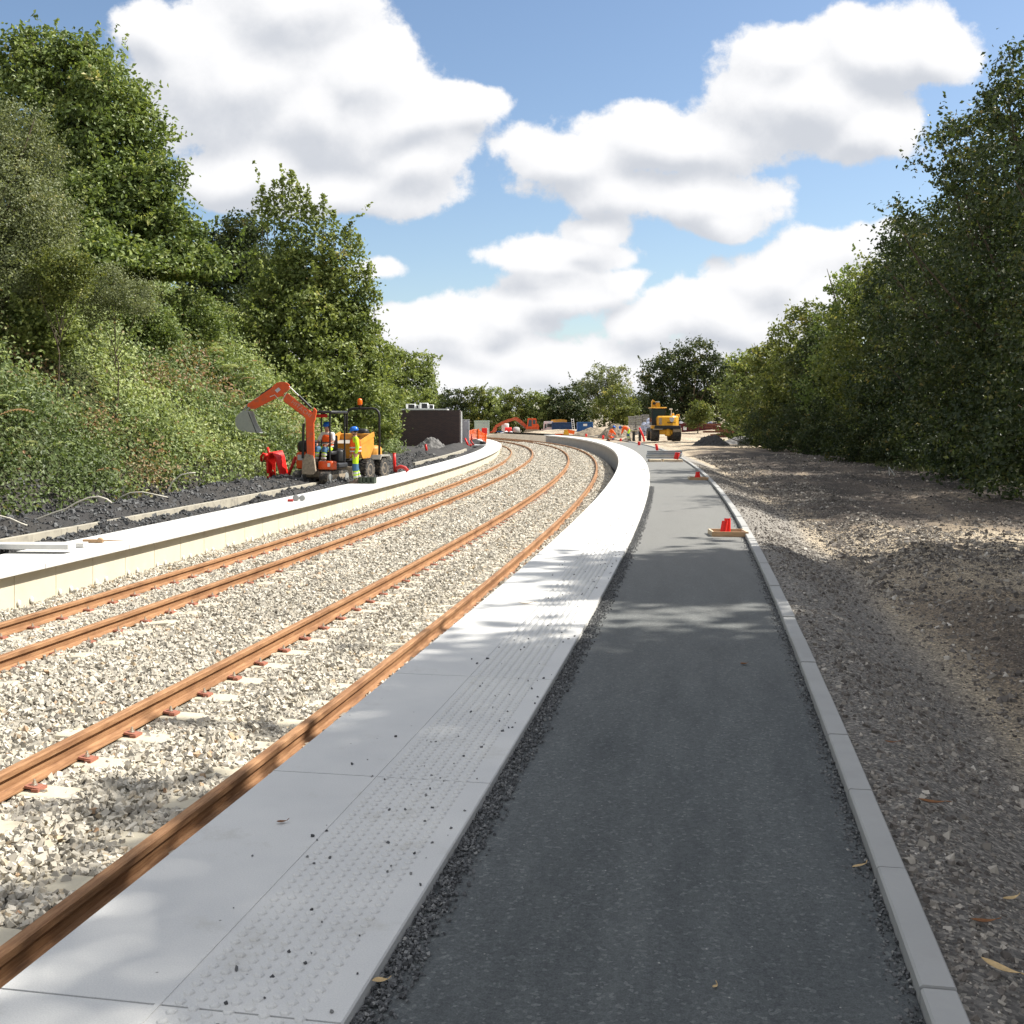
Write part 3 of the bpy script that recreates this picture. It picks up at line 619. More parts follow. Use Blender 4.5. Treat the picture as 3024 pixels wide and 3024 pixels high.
# left platform
root = empty('station_platform', PT(20, -5.8, ZL)); tag(root, 'far low platform edge in bright slabs with a cream panelled wall', 'platform'); inv = Matrix.Translation(-root.location)
part(coping(root, OLI, OLO, ZL, .075, -9, 134, 2.4, -1).build('coping', M['slab'], root))
part(wall(root, OLI - .13, OLI - .26, -1.2, ZL - .077, -9, 134, 1.02, M['concrete_panel']))
part(ribbon('back_fill', [(OLI - .27, -1.2), (OLI - .27, ZL - .08), (OLO + .01, ZL - .08), (OLO + .01, -1.2)], -9, 133.8, 1, M['dark_soil'], root, closed=True))
for k in range(26):                     # small white caps at the foot of the wall, two for each panel
    for q in (.28, .58):
        s = 11.2 + k * 1.02 + q; b = MB(); b.blob((0, 0, 0), (.02, .035, .045), 8, 5)
        o = b.build('wall_cap', M['white']) if 'cap' not in cache else bpy.data.objects.new('wall_cap', cache['cap']); 
        if 'cap' in cache: COL.objects.link(o)
        cache['cap'] = o.data; o.location = PT(s, OLI - .115, -.78); o.rotation_euler = (0, 0, -float(np.interp(s, SS, TH)))
        tag(o, 'little white cap low on the cream platform wall, just above the ballast', 'cap', 'white caps along the foot of the cream wall')
# concrete edging strip in the soil behind it
def strip(name, o0, o1, z0, z1, s0, s1, mt, dl=.915):
    V = MB(); s = s0
    while s < s1:
        e = min(s + dl - .006, s1); V.rings([[Vector(PT(q, a, b)) for a, b in ((o0, z0), (o0, z1), (o1, z1), (o1, z0))] for q in (s, (s + e) / 2, e)]); s += dl
    return V.build(name, mt)
tag(strip('edging_strip', -8.22, -8.09, -.6, ZL + .06, 16.2, 39, M['edging']), 'pale concrete edging strip half buried in black soil, running up to the small orange digger', 'edging strip')
tag(strip('edging_strip', -8.22, -8.09, -.6, ZL + .05, 50, 74, M['edging']), 'pale concrete edging strip in the soil between the tall red duct and the cabinet', 'edging strip')
# loose chips along the tarmac edges
def chips(name, s0, s1, o0, o1, n, smin, smax, z, mt, lab, cat, pw=2.0):
    s = s0 + (s1 - s0) * RNG.uniform(size=n) ** pw; o_ = o0 + (o1 - o0) * RNG.beta(1.1, 2.6, n); X, Y = PTn(s, o_)
    P = np.c_[X, Y, np.full(n, z)]; tag(stones(name, P, RNG.uniform(smin, smax, n), mt, RNG.beta(1.6, 2.6, n)), lab, cat, kind='stuff')
chips('loose_chippings', 1, 30, OSO + .004, OSO + .15, 15000, .004, .014, -.036, M['stone_dark'], 'dark loose chippings along the joint of slabs and tarmac', 'chippings', 1.5)
chips('kerbside_chippings', 1, 30, OK0 - .005, OK0 - .14, 5000, .004, .013, -.042, M['stone_dark'], 'dark loose chippings lying on the tarmac along the kerb', 'chippings', 1.5)
chips('slab_grit', 1, 26, OSO - .02, OSI + .2, 420, .004, .014, .003, M['stone_dark'], 'dark grit scattered on the pale slabs', 'grit', 1.3)
# rubble on the right
def rub(n, o0, o1, s0, s1, smin, smax, name, lab, mt, pw=1.6, conc=None):
    s = s0 + (s1 - s0) * RNG.uniform(size=n) ** pw; o_ = RNG.uniform(o0, o1, n)
    w = sm(.42, .58, fbm(s * .35, o_ * .9, 3, 91)) * .65 + .35; k = RNG.uniform(size=n) < w; s, o_ = s[k], o_[k]
    k = RNG.uniform(size=len(s)) > .8 * sm(20, 27, s) * sm(5.2, 7.5, o_); s, o_ = s[k], o_[k]
    X, Y = PTn(s, o_); Z = Zright(s, o_); sz = smin * (smax / smin) ** (RNG.uniform(size=len(s)) ** 3.6) * (1 + .008 * s)
    tag(stones(name, np.c_[X, Y, Z - sz * .02], sz, mt, RNG.beta(1.7, 2.0, len(s))), lab, name.replace('_', ' '), kind='stuff')
rub(190000, 5.1, 12.5, 2, 60, .011, .065, 'rubble', 'broken brown and grey rubble strewn over the site beyond the kerb', M['rubble'])
rub(170000, OK1 + .02, 7.5, 1.5, 45, .006, .034, 'gravel', 'fine grey gravel shoulder sloping down from the kerb', M['rubble'])
# soil clods on left
n = 26000; s = 12 + 48 * RNG.uniform(size=n) ** 1.3; o_ = OLO - RNG.uniform(.05, 4.0, n); kk = ~((o_ < -8.03) & (o_ > -8.27)); s, o_ = s[kk], o_[kk]; X, Y = PTn(s, o_)
tag(stones('soil_clods', np.c_[X, Y, Zleft(s, o_) + .01], .02 * 4.5 ** (RNG.uniform(size=len(s)) ** 2.4), M['stone_dark'], RNG.beta(1.3, 4.2, len(s))), 'crumbly black soil piled behind the far platform edge', 'soil', kind='stuff')

# ------------------------------------------------------------------ foliage
def leaves(C, size, asp=.62, up=.35, out=None):
    n = len(C); nrm = RNG.normal(size=(n, 3)); nrm[:, 2] += up
    if out is not None: nrm += out
    nrm /= np.linalg.norm(nrm, axis=1)[:, None]; a = np.cross(nrm, RNG.normal(size=(n, 3))); a /= np.linalg.norm(a, axis=1)[:, None] + 1e-9; b = np.cross(nrm, a)
    size = np.broadcast_to(size, n) * RNG.uniform(.65, 1.3, n); h = (size / 2)[:, None]; fold = nrm * h * .25
    V = np.stack([C - a * h, C + b * h * asp + fold - a * h * .15, C + a * h, C - b * h * asp + fold - a * h * .15], 1)
    return V.reshape(-1, 3), np.arange(4 * n).reshape(-1, 4)
def crown_pts(blobs, n, cr=.42, shell=.55, perleaf=34, hol=None):
    vol = np.array([b[3] * b[4] * b[5] for b in blobs]) ** .67; cnt = np.maximum(1, (n / perleaf * vol / vol.sum())).astype(int); C = []; T = []; O = []
    for b, k in zip(blobs, cnt):
        d = RNG.normal(size=(k, 3)); d /= np.linalg.norm(d, axis=1)[:, None]; r = shell + (1 - shell) * RNG.uniform(size=k) ** .6; r = r * (1 + RNG.normal(size=k) * .07)
        cc = np.array(b[:3]) + d * r[:, None] * np.array(b[3:6]); sz = cr * RNG.uniform(.45, 1.3, k)
        q = RNG.normal(size=(k, perleaf, 3)) * np.array([.55, .55, .38]) * sz[:, None, None]; C.append((cc[:, None] + q).reshape(-1, 3))
        T.append(np.repeat(RNG.normal(size=k) * .17 + .44, perleaf)); O.append(np.repeat(d * .7, perleaf, 0))
    C = np.vstack(C); T = np.concatenate(T) + RNG.normal(size=len(C)) * .11; return C, np.clip(T, 0, 1), np.vstack(O)
def tree(name, label, blobs, base, n, lsize, mt, group=None, cat='tree', shoots=(), limbs=10, tr=.18, cr=.42, shell=.5, yel=0, perleaf=34, trunk=True, sprays=None):
    base = Vector(base); root = empty(name, base, 0, label, cat, group); B = [(b[0] - base.x, b[1] - base.y, b[2] - base.z, b[3], b[4], b[5]) for b in blobs]
    C, T, O = crown_pts(B, n, cr, shell, perleaf)
    for (p, h) in shoots:                 # upright leafy shoots above the crown
        p = Vector(p) - base; k = int(h * 120); t = RNG.uniform(size=k); w = (1 - t) * .28 + .05
        q = np.c_[p.x + RNG.normal(size=k) * w, p.y + RNG.normal(size=k) * w, p.z + t * h]; C = np.vstack([C, q]); T = np.r_[T, np.clip(.5 + RNG.normal(size=k) * .15, 0, 1)]; O = np.vstack([O, np.zeros((k, 3))])
    ns = int(n / 420) if sprays is None else sprays
    if ns:
        ii = RNG.integers(0, len(C), ns); d = O[ii] / (np.linalg.norm(O[ii], axis=1)[:, None] + 1e-9) + np.array([0, 0, .9]) + RNG.normal(size=(ns, 3)) * .35; d /= np.linalg.norm(d, axis=1)[:, None]
        ln = RNG.uniform(.5, 1.5, ns) * cr * 2.2; k = 26; t = RNG.uniform(size=(ns, k)); q = C[ii][:, None] + d[:, None] * (t * ln[:, None])[:, :, None] + RNG.normal(size=(ns, k, 3)) * (.22 * cr * (1.15 - t))[:, :, None]
        C = np.vstack([C, q.reshape(-1, 3)]); T = np.r_[T, np.clip(np.repeat(RNG.normal(size=ns) * .12 + .5, k), 0, 1)]; O = np.vstack([O, np.repeat(d * .4, k, 0)])
    ok = C[:, 2] > .05; C, T, O = C[ok], T[ok], O[ok]
    if yel: T = np.clip(T + yel, 0, 1)
    V, Fc = leaves(C, lsize, out=O); np_mesh('crown', V, Fc, mt, root, attrs={'tint': ('FACE', T)})
    if trunk:
        b = MB(); top = max(q[2] for q in B); cx_ = sum(q[0] for q in B) / len(B) * .5; cy_ = sum(q[1] for q in B) / len(B) * .5; H = top * .8
        sp = [Vector((cx_ * t, cy_ * t, -.4 + (H + .4) * t)) + Vector((random.uniform(-1, 1), random.uniform(-1, 1), 0)) * .12 * t * 2 for t in (0, .15, .35, .6, .8, 1)]
        b.tube(sp, [tr * 1.4, tr, tr * .8, tr * .5, tr * .3, tr * .08], 8)
        for i in range(limbs):
            q = random.choice(B); e = Vector(q[:3]) + Vector((random.gauss(0, 1) * q[3], random.gauss(0, 1) * q[4], random.gauss(0, 1) * q[5])) * .5
            t = min(.85, max(.12, (e.z / H) * .6)); st = Vector((cx_ * t, cy_ * t, -.4 + (H + .4) * t)); mid = st.lerp(e, .5) + Vector((0, 0, -.12 * (e - st).length))
            b.tube([st, mid, e], [tr * .4, tr * .22, tr * .05], 6)
        for (p, h) in shoots: p = Vector(p) - base; b.tube([p - Vector((0, 0, .8)), p + Vector((0, 0, h * .95))], [.02, .006], 5)
        b.build('trunk', M['bark'], root)
    return root
def ib(x, y, rx, Y, ry=None, rd=None):      # crown lobe from its place seen at distance Y
    p = at(x, y, Y); r = rx * Y / F; return (p.x, p.y, p.z, r, (rd if rd else r), (ry * Y / F if ry else r))
def bz(x, Y): return (x, Y, zat(x, Y) - .1)

# --- left side
Y = 45
tree('oak_tree', 'tall dark oak with ragged top rising above everything at the left edge', [ib(60,200,85,46), ib(190,230,110,46), ib(330,290,110,45), ib(120,330,140,46), ib(300,420,150,45), ib(430,400,70,45), ib(470,520,75,44), ib(420,620,120,44), ib(520,700,90,44), ib(300,620,170,44), ib(520,820,100,44), ib(600,780,60,44), ib(420,860,150,43), ib(250,180,60,46), ib(90,130,40,46), ib(250,740,120,42), ib(330,800,100,41), ib(600,900,70,44), ib(180,620,150,44)],
     bz(-16.6, 45), 78000, .20, M['leaf_oak'], shoots=[(at(90,150,46), 1.0), (at(135,140,46), .9), (at(258,190,46), 1.3), (at(320,200,45), .7), (at(190,160,46), 1.0), (at(430,340,45), .6)], limbs=26, tr=.4, cr=.52)
tree('willow_tree', 'grey-green willow filling the left edge below the tall oak', [ib(-60,480,130,31), ib(40,400,95,31), ib(110,480,75,31), ib(20,620,150,30), ib(150,660,80,31), ib(20,800,160,30), ib(150,810,80,30), ib(-100,700,150,30)],
     bz(-14.2, 30), 62000, .085, M['leaf_willow'], limbs=16, tr=.2, cr=.4, perleaf=34)
tree('oak_tree', 'dark bushy tree on the bank between the tall oak and the leggy sycamore', [ib(650,760,90,72), ib(720,700,70,72), ib(700,860,100,70), ib(600,820,80,70), ib(770,800,70,70), ib(740,940,80,68), ib(830,800,70,72)],
     bz(-18.4, 70), 26000, .24, M['leaf_beech'], limbs=10, tr=.25, cr=.6)
tree('sycamore_tree', 'leggy sycamore with upright shoots standing above the small orange digger', [ib(800,860,70,50,ry=110), ib(850,760,42,50,ry=110), ib(905,800,50,50,ry=110), ib(960,770,40,50,ry=95), ib(1010,840,48,50,ry=100), ib(1065,850,32,50,ry=70), ib(910,930,120,50), ib(1010,970,100,50), ib(1085,980,40,50,ry=60), ib(860,1050,120,49), ib(1010,1080,120,49), ib(1100,1100,50,49), ib(775,960,70,49), ib(1120,1030,30,50), ib(940,1170,130,48), ib(1080,1190,90,48)],
     bz(-9.3, 50), 44000, .19, M['leaf_syc'], shoots=[(at(862,660,50), 2.4), (at(835,660,50), 2.1), (at(775,680,50), 2.0), (at(810,650,50), 1.8), (at(905,690,50), 1.9), (at(955,700,50), 1.9), (at(985,720,50), 1.5), (at(1020,760,50), 1.4), (at(1060,790,50), 1.5), (at(1090,860,50), 1.3), (at(790,660,50), 1.2), (at(880,640,50), 1.5), (at(1035,760,50), 1.6), (at(1105,920,50), 1.0), (at(930,700,50), 1.4), (at(755,800,50), 1.2)], limbs=34, tr=.2, cr=.42, shell=.3, sprays=150)
tree('sycamore_tree', 'round-topped tree behind the dark brick building', [ib(1180,1090,65,102), ib(1240,1080,50,102), ib(1215,1150,70,101), ib(1130,1130,60,100), ib(1260,1140,35,102), ib(1160,1190,70,99), ib(1150,1050,30,101)],
     bz(-9.5, 101), 15000, .26, M['leaf_syc'], limbs=10, tr=.2, cr=.55)
tree('hazel_bush', 'leafy bush spilling over the left end of the dark brick building', [ib(1090,1190,75,66), ib(1130,1240,55,66), ib(1105,1280,55,65), ib(1060,1260,60,66), ib(1150,1180,40,67), ib(1155,1270,30,64)],
     bz(-8.3, 66), 15000, .17, M['leaf_syc'], cat='bush', limbs=8, tr=.06, cr=.35)
tree('broom_bush', 'feathery green broom bush on the upper bank below the willow', [ib(190,830,70,29), ib(150,780,40,29), ib(230,790,40,29)], bz(-11.8, 29), 9000, .07, M['leaf_yel'], cat='bush', limbs=10, tr=.03, cr=.25)
tree('gorse_bush', 'dull grey-green gorse bush on the bank right of the broom', [ib(330,850,70,31), ib(400,880,60,31), ib(290,900,60,31)], bz(-11, 31), 9000, .06, M['leaf_willow'], cat='bush', limbs=10, tr=.03, cr=.25)
for i, (x, y, r, Yd, lb) in enumerate([(420,960,80,38,'rounded bush on the ridge of the bank below the middle of the tall oak'), (650,960,60,55,'small green bush on the ridge, left of the sycamore foot'), (560,930,80,44,'low oak scrub on the ridge of the bank under the tall oak'), (120,960,90,30,'leafy bush low on the bank at the left edge, under the willow'), (700,1030,70,60,'rounded green bush on the ridge left of the sycamore'), (1000,1250,60,52,'leafy bush behind the dumper and its roll bar'), (870,1180,70,47,'leafy bush right behind the raised digger arm')]):
    p = at(x, y, Yd); tree('green_bush', lb, [ib(x, y, r, Yd), ib(x + r * .6, y + r * .3, r * .7, Yd), ib(x - r * .6, y + r * .2, r * .7, Yd)], bz(p.x, Yd), 8000, .12, M['leaf_syc'] if i % 2 else M['leaf_oak'], cat='bush', limbs=8, tr=.04, cr=.3)

# undergrowth cover of the bank
n = 19000; s = 11 + 105 * RNG.uniform(size=n) ** 1.35; d = RNG.uniform(size=n) ** 1.1 * 11 - .15; o_ = bankfoot(s) - d; X, Y = PTn(s, o_); Z = Zleft(s, o_)
patch = fbm(s * .28, o_ * .35, 3, 101); patch2 = fbm(s * .8, o_ * .8, 3, 131); per = 24; hgt = .12 + .95 * sm(.42, .68, patch2)
jit = RNG.normal(size=(n, per, 3)) * np.array([.24, .24, .16]); C = np.c_[X, Y, Z + hgt * RNG.uniform(.2, 1, n)][:, None] + jit * (1 + .012 * s)[:, None, None]
T = np.clip(.40 + 1.0 * (patch - .5) + RNG.normal(size=n) * .09, 0, .66); br = RNG.uniform(size=n) < .015 + .7 * sm(.6, .67, fbm(s * .35, o_ * .45, 3, 151)); T = np.where(br, .86 + RNG.normal(size=n) * .06, T)
T = np.clip(np.repeat(T, per) + RNG.normal(size=n * per) * .04, 0, 1); outv = np.repeat(np.c_[np.full(n, .8), np.full(n, -.3), np.full(n, .5)], per, 0)
lsz = np.repeat(.075 + .0014 * s, per)
V, Fc = leaves(C.reshape(-1, 3), lsz, out=outv); tag(np_mesh('brambles', V, Fc, M['leaf_under'], attrs={'tint': ('FACE', T)}), 'brambles and ivy covering the sunlit bank', 'undergrowth', kind='stuff')
# bracken fronds
nf = 4200; s = 12 + 60 * RNG.uniform(size=nf) ** 1.2; d = RNG.uniform(.3, 9.5, nf); o_ = bankfoot(s) - d; k = RNG.uniform(size=nf) < sm(.42, .6, fbm(s * .3, o_ * .3, 3, 171)); s, o_ = s[k], o_[k]; nf = len(s)
X, Y = PTn(s, o_); Z = Zleft(s, o_) + .25; az = RNG.uniform(0, 2*PI, nf); Lf = RNG.uniform(.5, 1.1, nf); VV = []; TT = []
tt = np.linspace(.12, 1, 13); tn = np.clip(.62 + .2 * RNG.normal(size=nf), .3, 1)
for t_ in tt:
    w = .26 * (1 - t_) + .04; px = X + np.cos(az) * Lf * t_ * .8; py = Y + np.sin(az) * Lf * t_ * .8; pz = Z + Lf * (.75 * t_ - .55 * t_ * t_)
    for sgn in (-1, 1):
        ex = px - np.sin(az) * sgn * w * Lf * 1.4; ey = py + np.cos(az) * sgn * w * Lf * 1.4; ez = pz - .05; wx = np.cos(az) * .028; wy = np.sin(az) * .028
        VV.append(np.stack([np.c_[px - wx, py - wy, pz], np.c_[ex, ey, ez], np.c_[px + wx, py + wy, pz]], 1)); TT.append(tn)
VV = np.concatenate(VV).reshape(-1, 3); tag(np_mesh('bracken', VV, np.arange(len(VV)).reshape(-1, 3), M['leaf_under'], attrs={'tint': ('FACE', np.concatenate(TT))}), 'bracken fronds, green and turning brown, on the bank', 'bracken', kind='stuff')

# --- right side tree wall
def wallcol(x, Yd, ytop, r, yb=None):      # lobes of a tree leafy to the ground
    X = (x - 1512) * Yd / F; ztop = EYE - (ytop - HOR) * Yd / F; out = []; z = .5
    while z < ztop - r * .5:
        f_ = z / ztop; rr = r * (1.0 if f_ < .6 else 1.0 - .55 * (f_ - .6) / .4)
        a = random.uniform(0, 6); out.append((X + math.cos(a) * rr * .35, Yd + math.sin(a) * rr * .35, z, rr, rr, rr * .8))
        out.append((X - math.cos(a) * rr * .55, Yd - math.sin(a) * rr * .5, z + rr * .4, rr * .7, rr * .7, rr * .6)); z += rr * .72
    out.append((X, Yd, ztop - r * .45, r * .5, r * .5, r * .5)); return X, out
RT = [(3330, 27.5, 40, 3.0, 'beech_tree', 'leaf_beech', 'towering beech at the right edge, nearest of the right-hand row', 40000, .15),
      (3060, 34.5, 110, 2.9, 'beech_tree', 'leaf_beech', 'tall dark beech cut off by the right edge, second in the row', 36000, .16),
      (2905, 40, 330, 2.9, 'beech_tree', 'leaf_beech', 'tall beech with wispy branches against the cloud, just inside the right edge', 30000, .17),
      (2800, 47, 560, 2.8, 'beech_tree', 'leaf_beech', 'dark beech whose crown steps down left of the tallest trees', 26000, .18),
      (2700, 53, 690, 2.7, 'beech_tree', 'leaf_beech', 'dense dark beech in the middle of the right-hand row', 22000, .19),
      (2610, 58, 745, 2.6, 'oak_tree', 'leaf_yel', 'tree with a sunlit yellow-green crown in the right-hand row', 20000, .2),
      (2520, 63, 800, 2.4, 'oak_tree', 'leaf_oak', 'dark grey-green tree left of the sunlit yellow-green crown', 18000, .21),
      (2440, 67, 960, 2.3, 'beech_tree', 'leaf_beech', 'lower dark tree filling the gap behind the concrete beams', 15000, .22),
      (2375, 72, 880, 2.3, 'oak_tree', 'leaf_yel', 'bright-topped yellow-green tree above the grey gravel heap', 15000, .23),
      (2290, 80, 1010, 2.3, 'beech_tree', 'leaf_yel', 'mid-height green tree left of the bright-topped one', 12000, .25),
      (2215, 90, 1050, 2.3, 'beech_tree', 'leaf_syc', 'smaller green tree at the left end of the right-hand row', 11000, .27)]
for (x, Yd, yt, r, nm, mt, lb, cnt, ls) in RT:
    X, bl_ = wallcol(x, Yd, yt, r)
    tree(nm, lb, bl_, (X, Yd, zat(X, Yd) - .1), cnt, ls, M[mt], 'trees in the row on the right', limbs=22, tr=.26, cr=.5, shell=.5)
# tall beeches just outside the frame whose shade falls on the platform
for i, (X, Yd, H, r) in enumerate([(13.5, 15.2, 13.8, 3.2), (13.0, 10.2, 15.6, 3.6), (12.8, 5.6, 16.4, 3.8), (13.2, 1.2, 16.2, 3.8), (14.6, 8.4, 17.3, 4.2), (14.8, 3.6, 17.4, 4.2)]):
    bl_ = []; z = 1.5
    while z < H - 1: rr = r * (1 if z < H * .6 else 1 - .5 * (z / H - .6) / .4); bl_.append((X + random.uniform(-.6, .6), Yd + random.uniform(-.8, .8), z, rr, rr, rr * .8)); z += 1.6
    tree('beech_tree', ['tall beech beyond the right edge that shades the lower right ground', 'tall beech beyond the right edge shading the tarmac in the foreground', 'tall beech level with the viewer, outside the frame', 'tall beech almost behind the viewer, outside the frame', 'tall beech standing behind the row beyond the right edge, shading the near tarmac', 'tall beech in the second row beside the viewer, outside the frame'][i], bl_, (X, Yd, -.3), 38000, .36, M['leaf_beech'], 'trees in the row on the right', limbs=14, tr=.3, cr=.75, shell=.3)
# front shrubs at the foot of the right-hand row
for i, (x, Yd, r, lb) in enumerate([(3010,34,1.0,'dark shrub at the foot of the tallest trees, right edge'), (2900,38.5,1.0,'dark bramble shrub under the beech with wispy branches'), (2770,45,1.2,'dark shrub behind the broken white stick'), (2660,50,1.2,'low dark shrub below the dense middle beech'), (2540,52,1.4,'rounded dark shrub beyond the rubble, right of the concrete beams'), (2440,58,1.3,'dark shrub directly behind the white concrete channel'), (2340,64,1.3,'dark shrub behind the long concrete beam'), (2270,72,1.6,'grey-green shrub leaning over the gravel heap')]):
    X = (x - 1512) * Yd / F; z0 = zat(X, Yd)
    tree('dark_shrub', lb, [(X, Yd, z0 + r * .7, r, r, r), (X + r * .7, Yd + .6, z0 + r * .5, r * .8, r * .8, r * .8), (X - r * .6, Yd, z0 + r * .5, r * .8, r * .8, r * .7), (X, Yd + .5, z0 + r * 1.5, r * .8, r * .8, r * .8)], (X, Yd, z0 - .05), 7000, .12, M['leaf_beech'], 'shrubs at the foot of the right-hand trees', 'shrub', limbs=6, tr=.05, cr=.35)
# rough grass verge
n = 30000; s = 20 + 50 * RNG.uniform(size=n) ** 1.2; o_ = 12.2 + 2.4 * RNG.uniform(size=n) ** .6 + .8 * np.sin(s * .5); k = RNG.uniform(size=n) < sm(.35, .6, fbm(s * .6, o_ * .8, 3, 201)); s, o_ = s[k], o_[k]; n = len(s)
X, Y = PTn(s, o_); Z = Zright(s, o_); a = RNG.uniform(0, 2*PI, n); h = RNG.uniform(.08, .3, n); ln = RNG.normal(size=(n, 2)) * .08
V = np.stack([np.c_[X - .012*np.cos(a), Y - .012*np.sin(a), Z], np.c_[X + .012*np.cos(a), Y + .012*np.sin(a), Z], np.c_[X + ln[:, 0], Y + ln[:, 1], Z + h]], 1).reshape(-1, 3)
tag(np_mesh('rough_grass', V, np.arange(3*n).reshape(-1, 3), M['grass'], attrs={'tint': ('FACE', RNG.uniform(size=n))}), 'rough grass along the foot of the right-hand trees', 'grass', kind='stuff')

# --- far hedge
HG = [(1275,1165,45,'leaf_syc','pale green tree right of the brick building roof, leftmost of the far hedge'), (1335,1155,50,'leaf_beech','dark hedge tree behind the pale green kiosk'), (1400,1148,48,'leaf_yel','yellow-green hedge tree behind the raised orange excavator arm'), (1465,1150,50,'leaf_syc','green hedge tree above the far orange excavator'), (1530,1152,50,'leaf_yel','yellow-topped hedge tree left of the white lorry'), (1595,1158,46,'leaf_syc','green hedge tree directly above the white lorry'), (1650,1150,50,'leaf_beech','dark hedge tree above the big blue container'), (1700,1140,50,'leaf_beech','dark hedge tree right behind the ladder'), (1890,1170,50,'leaf_beech','dark hedge tree behind the grey pallet stacks'), (1940,1180,48,'leaf_beech','dark hedge tree hidden behind the yellow excavator cab')]
for i, (x, yt, r, mt, lb) in enumerate(HG):
    Yd = 170; p = at(x, yt, Yd); R_ = r * Yd / F
    bl_ = [(p.x + random.uniform(-.5, .5), Yd + random.uniform(-1, 1), z, R_, R_, R_ * .75) for z in (-.2, 1.6, 3.2)] + [(p.x, Yd, p.z - R_ * .4, R_ * .75, R_ * .75, R_ * .5)]
    tree('hedge_tree', lb, bl_, (p.x, Yd, -.8), 7500, .34, M[mt], 'trees of the far hedge', limbs=6, tr=.12, cr=.6)
tree('ash_tree', 'sparse tree with thin crown rising above the middle of the far hedge', [ib(1745,1130,38,176), ib(1790,1110,45,176), ib(1830,1120,40,176), ib(1720,1160,40,176), ib(1770,1170,60,176), ib(1840,1165,40,176)], (at(1785,1270,176).x, 176, -.8), 9000, .3, M['leaf_willow'], limbs=40, tr=.25, cr=.6, shell=.3)
tree('hedge_tree', 'bright yellow-green round tree in front of the sparse tall one', [ib(1820,1190,55,164), ib(1790,1220,50,164), ib(1850,1225,45,164), ib(1830,1250,45,164)], (at(1820,1270,164).x, 164, -.8), 9000, .3, M['leaf_yel'], limbs=8, tr=.15, cr=.6)
tree('beech_tree', 'big spreading dark beech behind the yellow excavator', [ib(1940,1110,55,124), ib(2000,1080,65,124), ib(2060,1060,60,124), ib(2110,1090,60,124), ib(2160,1110,45,123), ib(1930,1170,45,124), ib(1990,1160,70,124), ib(2070,1150,75,124), ib(2140,1160,60,122), ib(1975,1220,60,124), ib(2110,1220,50,124), ib(2060,1210,55,125)], (at(2040,1275,124).x, 124, -.3), 26000, .28, M['leaf_beech'], limbs=36, tr=.4, cr=.6, shell=.4)
tree('bright_bush', 'sunlit pale green bush above the maroon skip', [ib(2050,1235,26,112), ib(2080,1220,24,112), ib(2065,1200,18,112)], (at(2060,1275,112).x, 112, -.3), 5000, .2, M['leaf_yel'], cat='bush', limbs=5, tr=.08, cr=.4)
#PART2
# ------------------------------------------------------------------ people
def skin(name, nodes, edges, m, parent, sub=1):
    me = bpy.data.meshes.new(name); keys = list(nodes); me.from_pydata([nodes[k][0] for k in keys], [(keys.index(a), keys.index(b)) for a, b in edges], [])
    o = bpy.data.objects.new(name, me); COL.objects.link(o); sm_ = o.modifiers.new('s', 'SKIN'); sd_ = me.skin_vertices[0].data
    for i, k in enumerate(keys): r = nodes[k][1]; sd_[i].radius = r if isinstance(r, tuple) else (r, r)
    sd_[0].use_root = True; o.modifiers.new('d', 'SUBSURF').levels = sub
    dg = bpy.context.evaluated_depsgraph_get(); nm = bpy.data.meshes.new_from_object(o.evaluated_get(dg)); nm.materials.clear(); nm.materials.append(m)
    nm.polygons.foreach_set('use_smooth', [True] * len(nm.polygons)); o.modifiers.clear(); o.data = nm; nm.name = name; bpy.data.meshes.remove(me)
    if parent: o.parent = parent
    return o
